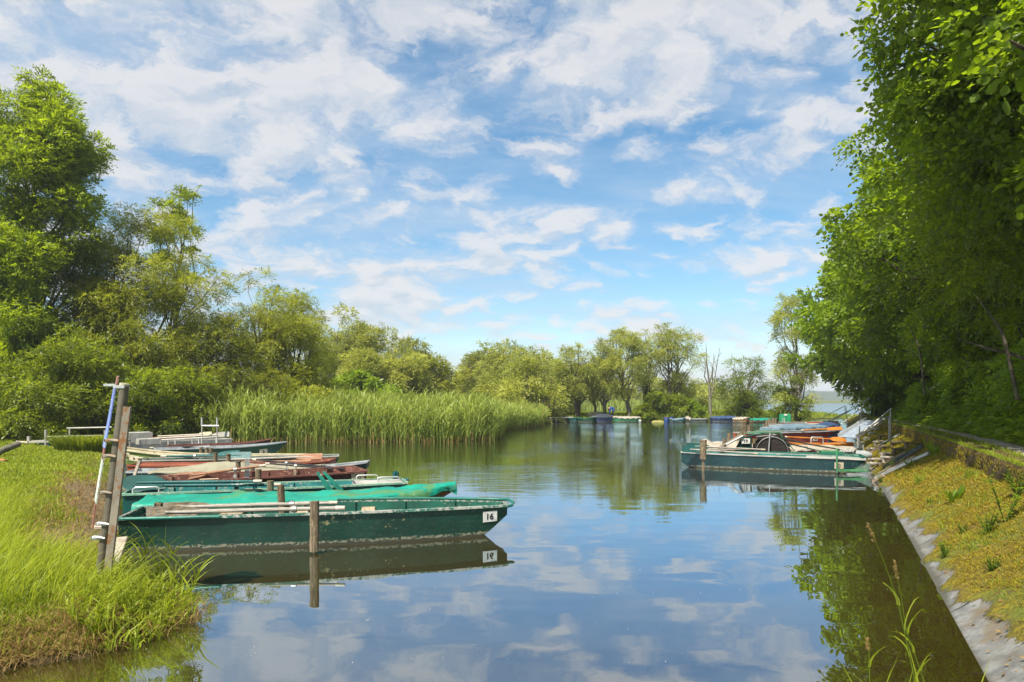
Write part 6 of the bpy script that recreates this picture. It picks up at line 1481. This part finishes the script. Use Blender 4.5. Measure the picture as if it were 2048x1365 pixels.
# steps of old concrete under the gangway
o = thing('bank_steps', 'crumbling concrete steps half buried in moss under the gangway', 'steps', slope_pt(1745, 870)); b0 = np.array(o.location[:])
for i, (px, py, w) in enumerate(((1722, 888, .9), (1735, 879, .8), (1745, 868, .8), (1755, 859, .7), (1764, 850, .6))):
    c_ = slope_pt(px, py, .06)-b0; mb = MB(); mb.box(c_, (w, .30, .14), ax=(SA, CA, 0), bev=.02); mb.build('step', m_plain('old_concrete', (.26, .24, .19), .9, var=.4, bump=.6) if i == 0 else MATS['old_concrete'], o)

# ------------------------------------------------------------------ hut and cabinet at the far corner
b = P(1572, 842, 52.)*[1, 1, 0]+[0, 0, .05]; w_ = 19/F*52; h_ = 17.5/F*52
o = thing('cabinet', 'green metal cabinet with a white notice at the far end of the boats', 'cabinet', b); mb = MB(); mb.box((0, .2, h_/2+.1), (w_, .45, h_), bev=.02); mb.build('body', m_paint('cabinet_green', (.012, .20, .085), chip=(.3, .3, .3), wear=.3, seed=51), o)
mb = MB(); mb.box((-w_*.07, -.03, h_*.90+.1), (.24, .012, .12)); mb.build('notice', m_plateW, o)
mb = MB(); mb.box((-.01, -.03, h_/2+.1), (.012, .012, h_*.9)); mb.build('door_gap', m_black, o)
mb = MB(); mb.tube([(w_*.55, .1, -.1), (w_*.55, .1, h_*1.18)], .03, 7); mb.build('pole', m_chrome, o)
for k in (-.36, -.2):
    mb = MB(); mb.box((w_*k, -.04, h_*.30+.1), (.05, .02, .36)); mb.build('slat', m_pale, o)
b = at_px(1547, 60.)
o = thing('low_wall', 'grey brown low wall behind the green cabinet at the lake edge', 'wall', b); mb = MB(); w_ = 19/F*60; mb.box((0, .2, .5), (w_, .35, .72), bev=.02); mb.build('body', m_plain('grey_render', (.24, .21, .17), .9), o); mb = MB(); mb.box((0, .2, .875), (w_+.08, .45, .05)); mb.build('coping', m_plain('coping_stone', (.3, .28, .24), .9), o)

# ------------------------------------------------------------------ people
m_skin = m_plain('skin', (.48, .27, .18), .6, var=.06)
def body(parent, joints, edges, radii, cloth):
    me = bpy.data.meshes.new('body'); me.from_pydata([tuple(j) for j in joints], edges, []); me.update()
    o = bpy.data.objects.new('tmp', me); COL.objects.link(o)
    sk = o.modifiers.new('s', 'SKIN'); ss_ = o.modifiers.new('d', 'SUBSURF'); ss_.levels = ss_.render_levels = 1
    for i, r in enumerate(radii): me.skin_vertices[0].data[i].radius = (r, r)
    me.skin_vertices[0].data[0].use_root = True
    dg = bpy.context.evaluated_depsgraph_get(); m2 = bpy.data.meshes.new_from_object(o.evaluated_get(dg))
    bpy.data.objects.remove(o)
    m2.materials.clear()
    for m in cloth[0]: m2.materials.append(m)
    for p in m2.polygons: p.material_index = cloth[1](p.center); p.use_smooth = True
    m2.name = 'body'
    return link('body', m2, parent)
E_ = [(0, 1), (1, 2), (2, 3), (3, 4), (4, 5), (2, 6), (6, 7), (7, 8), (2, 9), (9, 10), (10, 11), (0, 12), (12, 13), (13, 14), (14, 15), (0, 16), (16, 17), (17, 18), (18, 19)]
RAD = [.135, .135, .15, .055, .085, .07, .06, .045, .04, .06, .045, .04, .095, .065, .045, .04, .095, .065, .045, .04]
m_coat = m_fabric('dark_navy_jacket', (.018, .020, .04), dirt=(.04, .04, .06)); m_trs = m_fabric('dark_trousers', (.02, .02, .028)); m_bluej = m_fabric('blue_jacket', (.02, .06, .26), dirt=(.05, .1, .3))
pb = bank(46.2, 1.85, .80); Yp = pb[1]
pb = np.array([(1748-1024)/F*45.5, 45.5, .78]); 
o = thing('person', 'walker in a dark navy jacket and cap on the shaded footpath', 'person', pb, 0)
J = [(0, 0, .95), (0, 0, 1.15), (0, .01, 1.36), (0, 0, 1.47), (0, -.01, 1.60), (0, -.01, 1.70), (.2, 0, 1.33), (.26, .03, 1.06), (.24, -.06, .84), (-.2, 0, 1.33), (-.26, .0, 1.06), (-.25, -.05, .84), (.1, 0, .86), (.1, -.06, .48), (.1, .0, .08), (.1, -.14, .04), (-.1, 0, .86), (-.1, .05, .48), (-.1, .12, .09), (-.1, -.0, .04)]
body(o, J, E_, RAD, ([m_skin, m_coat, m_trs], lambda c: 0 if c[2] > 1.46 or (abs(c[0]) > .2 and c[2] < .90) else 1 if c[2] > .88 else 2))
mb = MB(); mb.ball((0, 0, 1.67), .105, n=12, sc=(1, 1.1, .72)); mb.box((0, -.12, 1.665), (.15, .12, .018)); mb.build('cap', m_plain('grey_cap', (.08, .08, .09), .8), o)
mb = MB(); mb.tube([(-.24, -.02, .8), (-.25, -.05, .55)], [.10, .11], 8); mb.build('bag', m_plain('pale_bag', (.4, .38, .34), .8), o)
pb = at_px(1225, 60.9); pb[2] = max(pb[2], .15)
o = thing('person', 'person in a blue jacket bending down beside the leaning willow', 'person', pb, 0)
J = [(.12, 0, .80), (.04, 0, .98), (-.14, 0, 1.08), (-.26, 0, 1.0), (-.33, 0, .90), (-.37, 0, .82), (-.16, -.17, 1.0), (-.22, -.18, .72), (-.26, -.15, .48), (-.16, .17, 1.0), (-.24, .18, .72), (-.28, .15, .48), (.1, -.1, .74), (.05, -.1, .42), (.1, -.1, .08), (-.04, -.1, .04), (.1, .1, .74), (.02, .1, .42), (.06, .1, .08), (-.08, .1, .04)]
body(o, J, E_, [r*1.15 for r in RAD], ([m_skin, m_bluej, m_trs], lambda c: 0 if (c[0] < -.27 and c[2] > .74) or c[2] < .0 else 1 if c[2] > .72 or c[0] < -.12 and c[2] > .52 else 2))
mb = MB(); mb.ball((-.36, 0, .87), .10, n=10, sc=(1, 1, .95)); mb.build('hair', m_plain('dark_hair', (.03, .022, .016), .8), o)

# ------------------------------------------------------------------ ropes and drifting seed fluff
def rope(lab, a, e, sag=.06):
    a, e = np.asarray(a, float), np.asarray(e, float); o = thing('mooring_rope', lab, 'rope', a, 0, 'mooring lines to the bank'); mb = MB()
    mb.tube([(e-a)*u+np.array([0, 0, -4*sag*u*(1-u)]) for u in np.linspace(0, 1, 9)], .008, 6); mb.build('line', m_dcloth, o)
rope('dark cable looped from the stern of boat 16 to the bank by the sign post', b16.world((-b16.L/2+.28, .1, b16.sheer(0)+.09)), P(222, 1062, 8.7), .05)
rope('thin line from the stern of the teal boat to the muddy bank', b14.world((-b14.L/2+.05, 0, b14.sheer(0)+.02)), P(222, 998, 11.6), .04)
rope('slack line from the bow of punt 13 up to the slipway', b13.world((b13.L/2-.1, 0, b13.sheer(1)+.03)), slope_pt(1790, 905, .08), .05)
g = G(990); n = 150; Y = np.exp(g.uniform(math.log(4.9), math.log(17), n)); X = g.uniform(-.55, .5, n)*Y; ok = (sdf(X, Y, LAGOON) < -.1) & ((X < -.3*Y+1) | (X > .12*Y) | (g.uniform(0, 1, n) < .25)); X, Y = X[ok], Y[ok]; n = len(X)
lv = Leaves(); a = g.uniform(0, 6.28, n); ax = np.column_stack([np.cos(a), np.sin(a), np.zeros(n)]); lv.leaf(np.column_stack([X, Y, np.full(n, .004)]), ax, np.cross(ax, [0, 0, 1.]), g.uniform(.006, .018, n)*(1+2*(g.uniform(0, 1, n) < .04)), g.uniform(.005, .012, n), g.uniform(0, 1, n), fold=0.)
tag(link('floating_fluff', lv.mesh('floating_fluff', m_leaf('seed_fluff', (.35, .30, .2), (.62, .60, .55), (.5, .5, .45), .3))), 'specks of pale seed fluff and fallen leaves drifting on the water', 'fluff', kind='stuff')

# ------------------------------------------------------------------ thin summer haze
m_haze = bpy.data.materials.new('haze'); m_haze.use_nodes = True
t = NT(m_haze.node_tree)
v = t.n('ShaderNodeVolumePrincipled', {'Color': (.86, .92, 1, 1), 'Density': .0005, 'Anisotropy': .2}).outputs[0]
t.n('ShaderNodeOutputMaterial', {'Volume': v})
mb = MB(); mb.hexa([(-2300, -2300, -2.3), (2300, -2300, -2.3), (2300, 2300, -2.3), (-2300, 2300, -2.3), (-2300, -2300, 32), (2300, -2300, 32), (2300, 2300, 32), (-2300, 2300, 32)])
tag(mb.build('haze', m_haze), 'thin pale haze over the water', 'haze', kind='stuff')
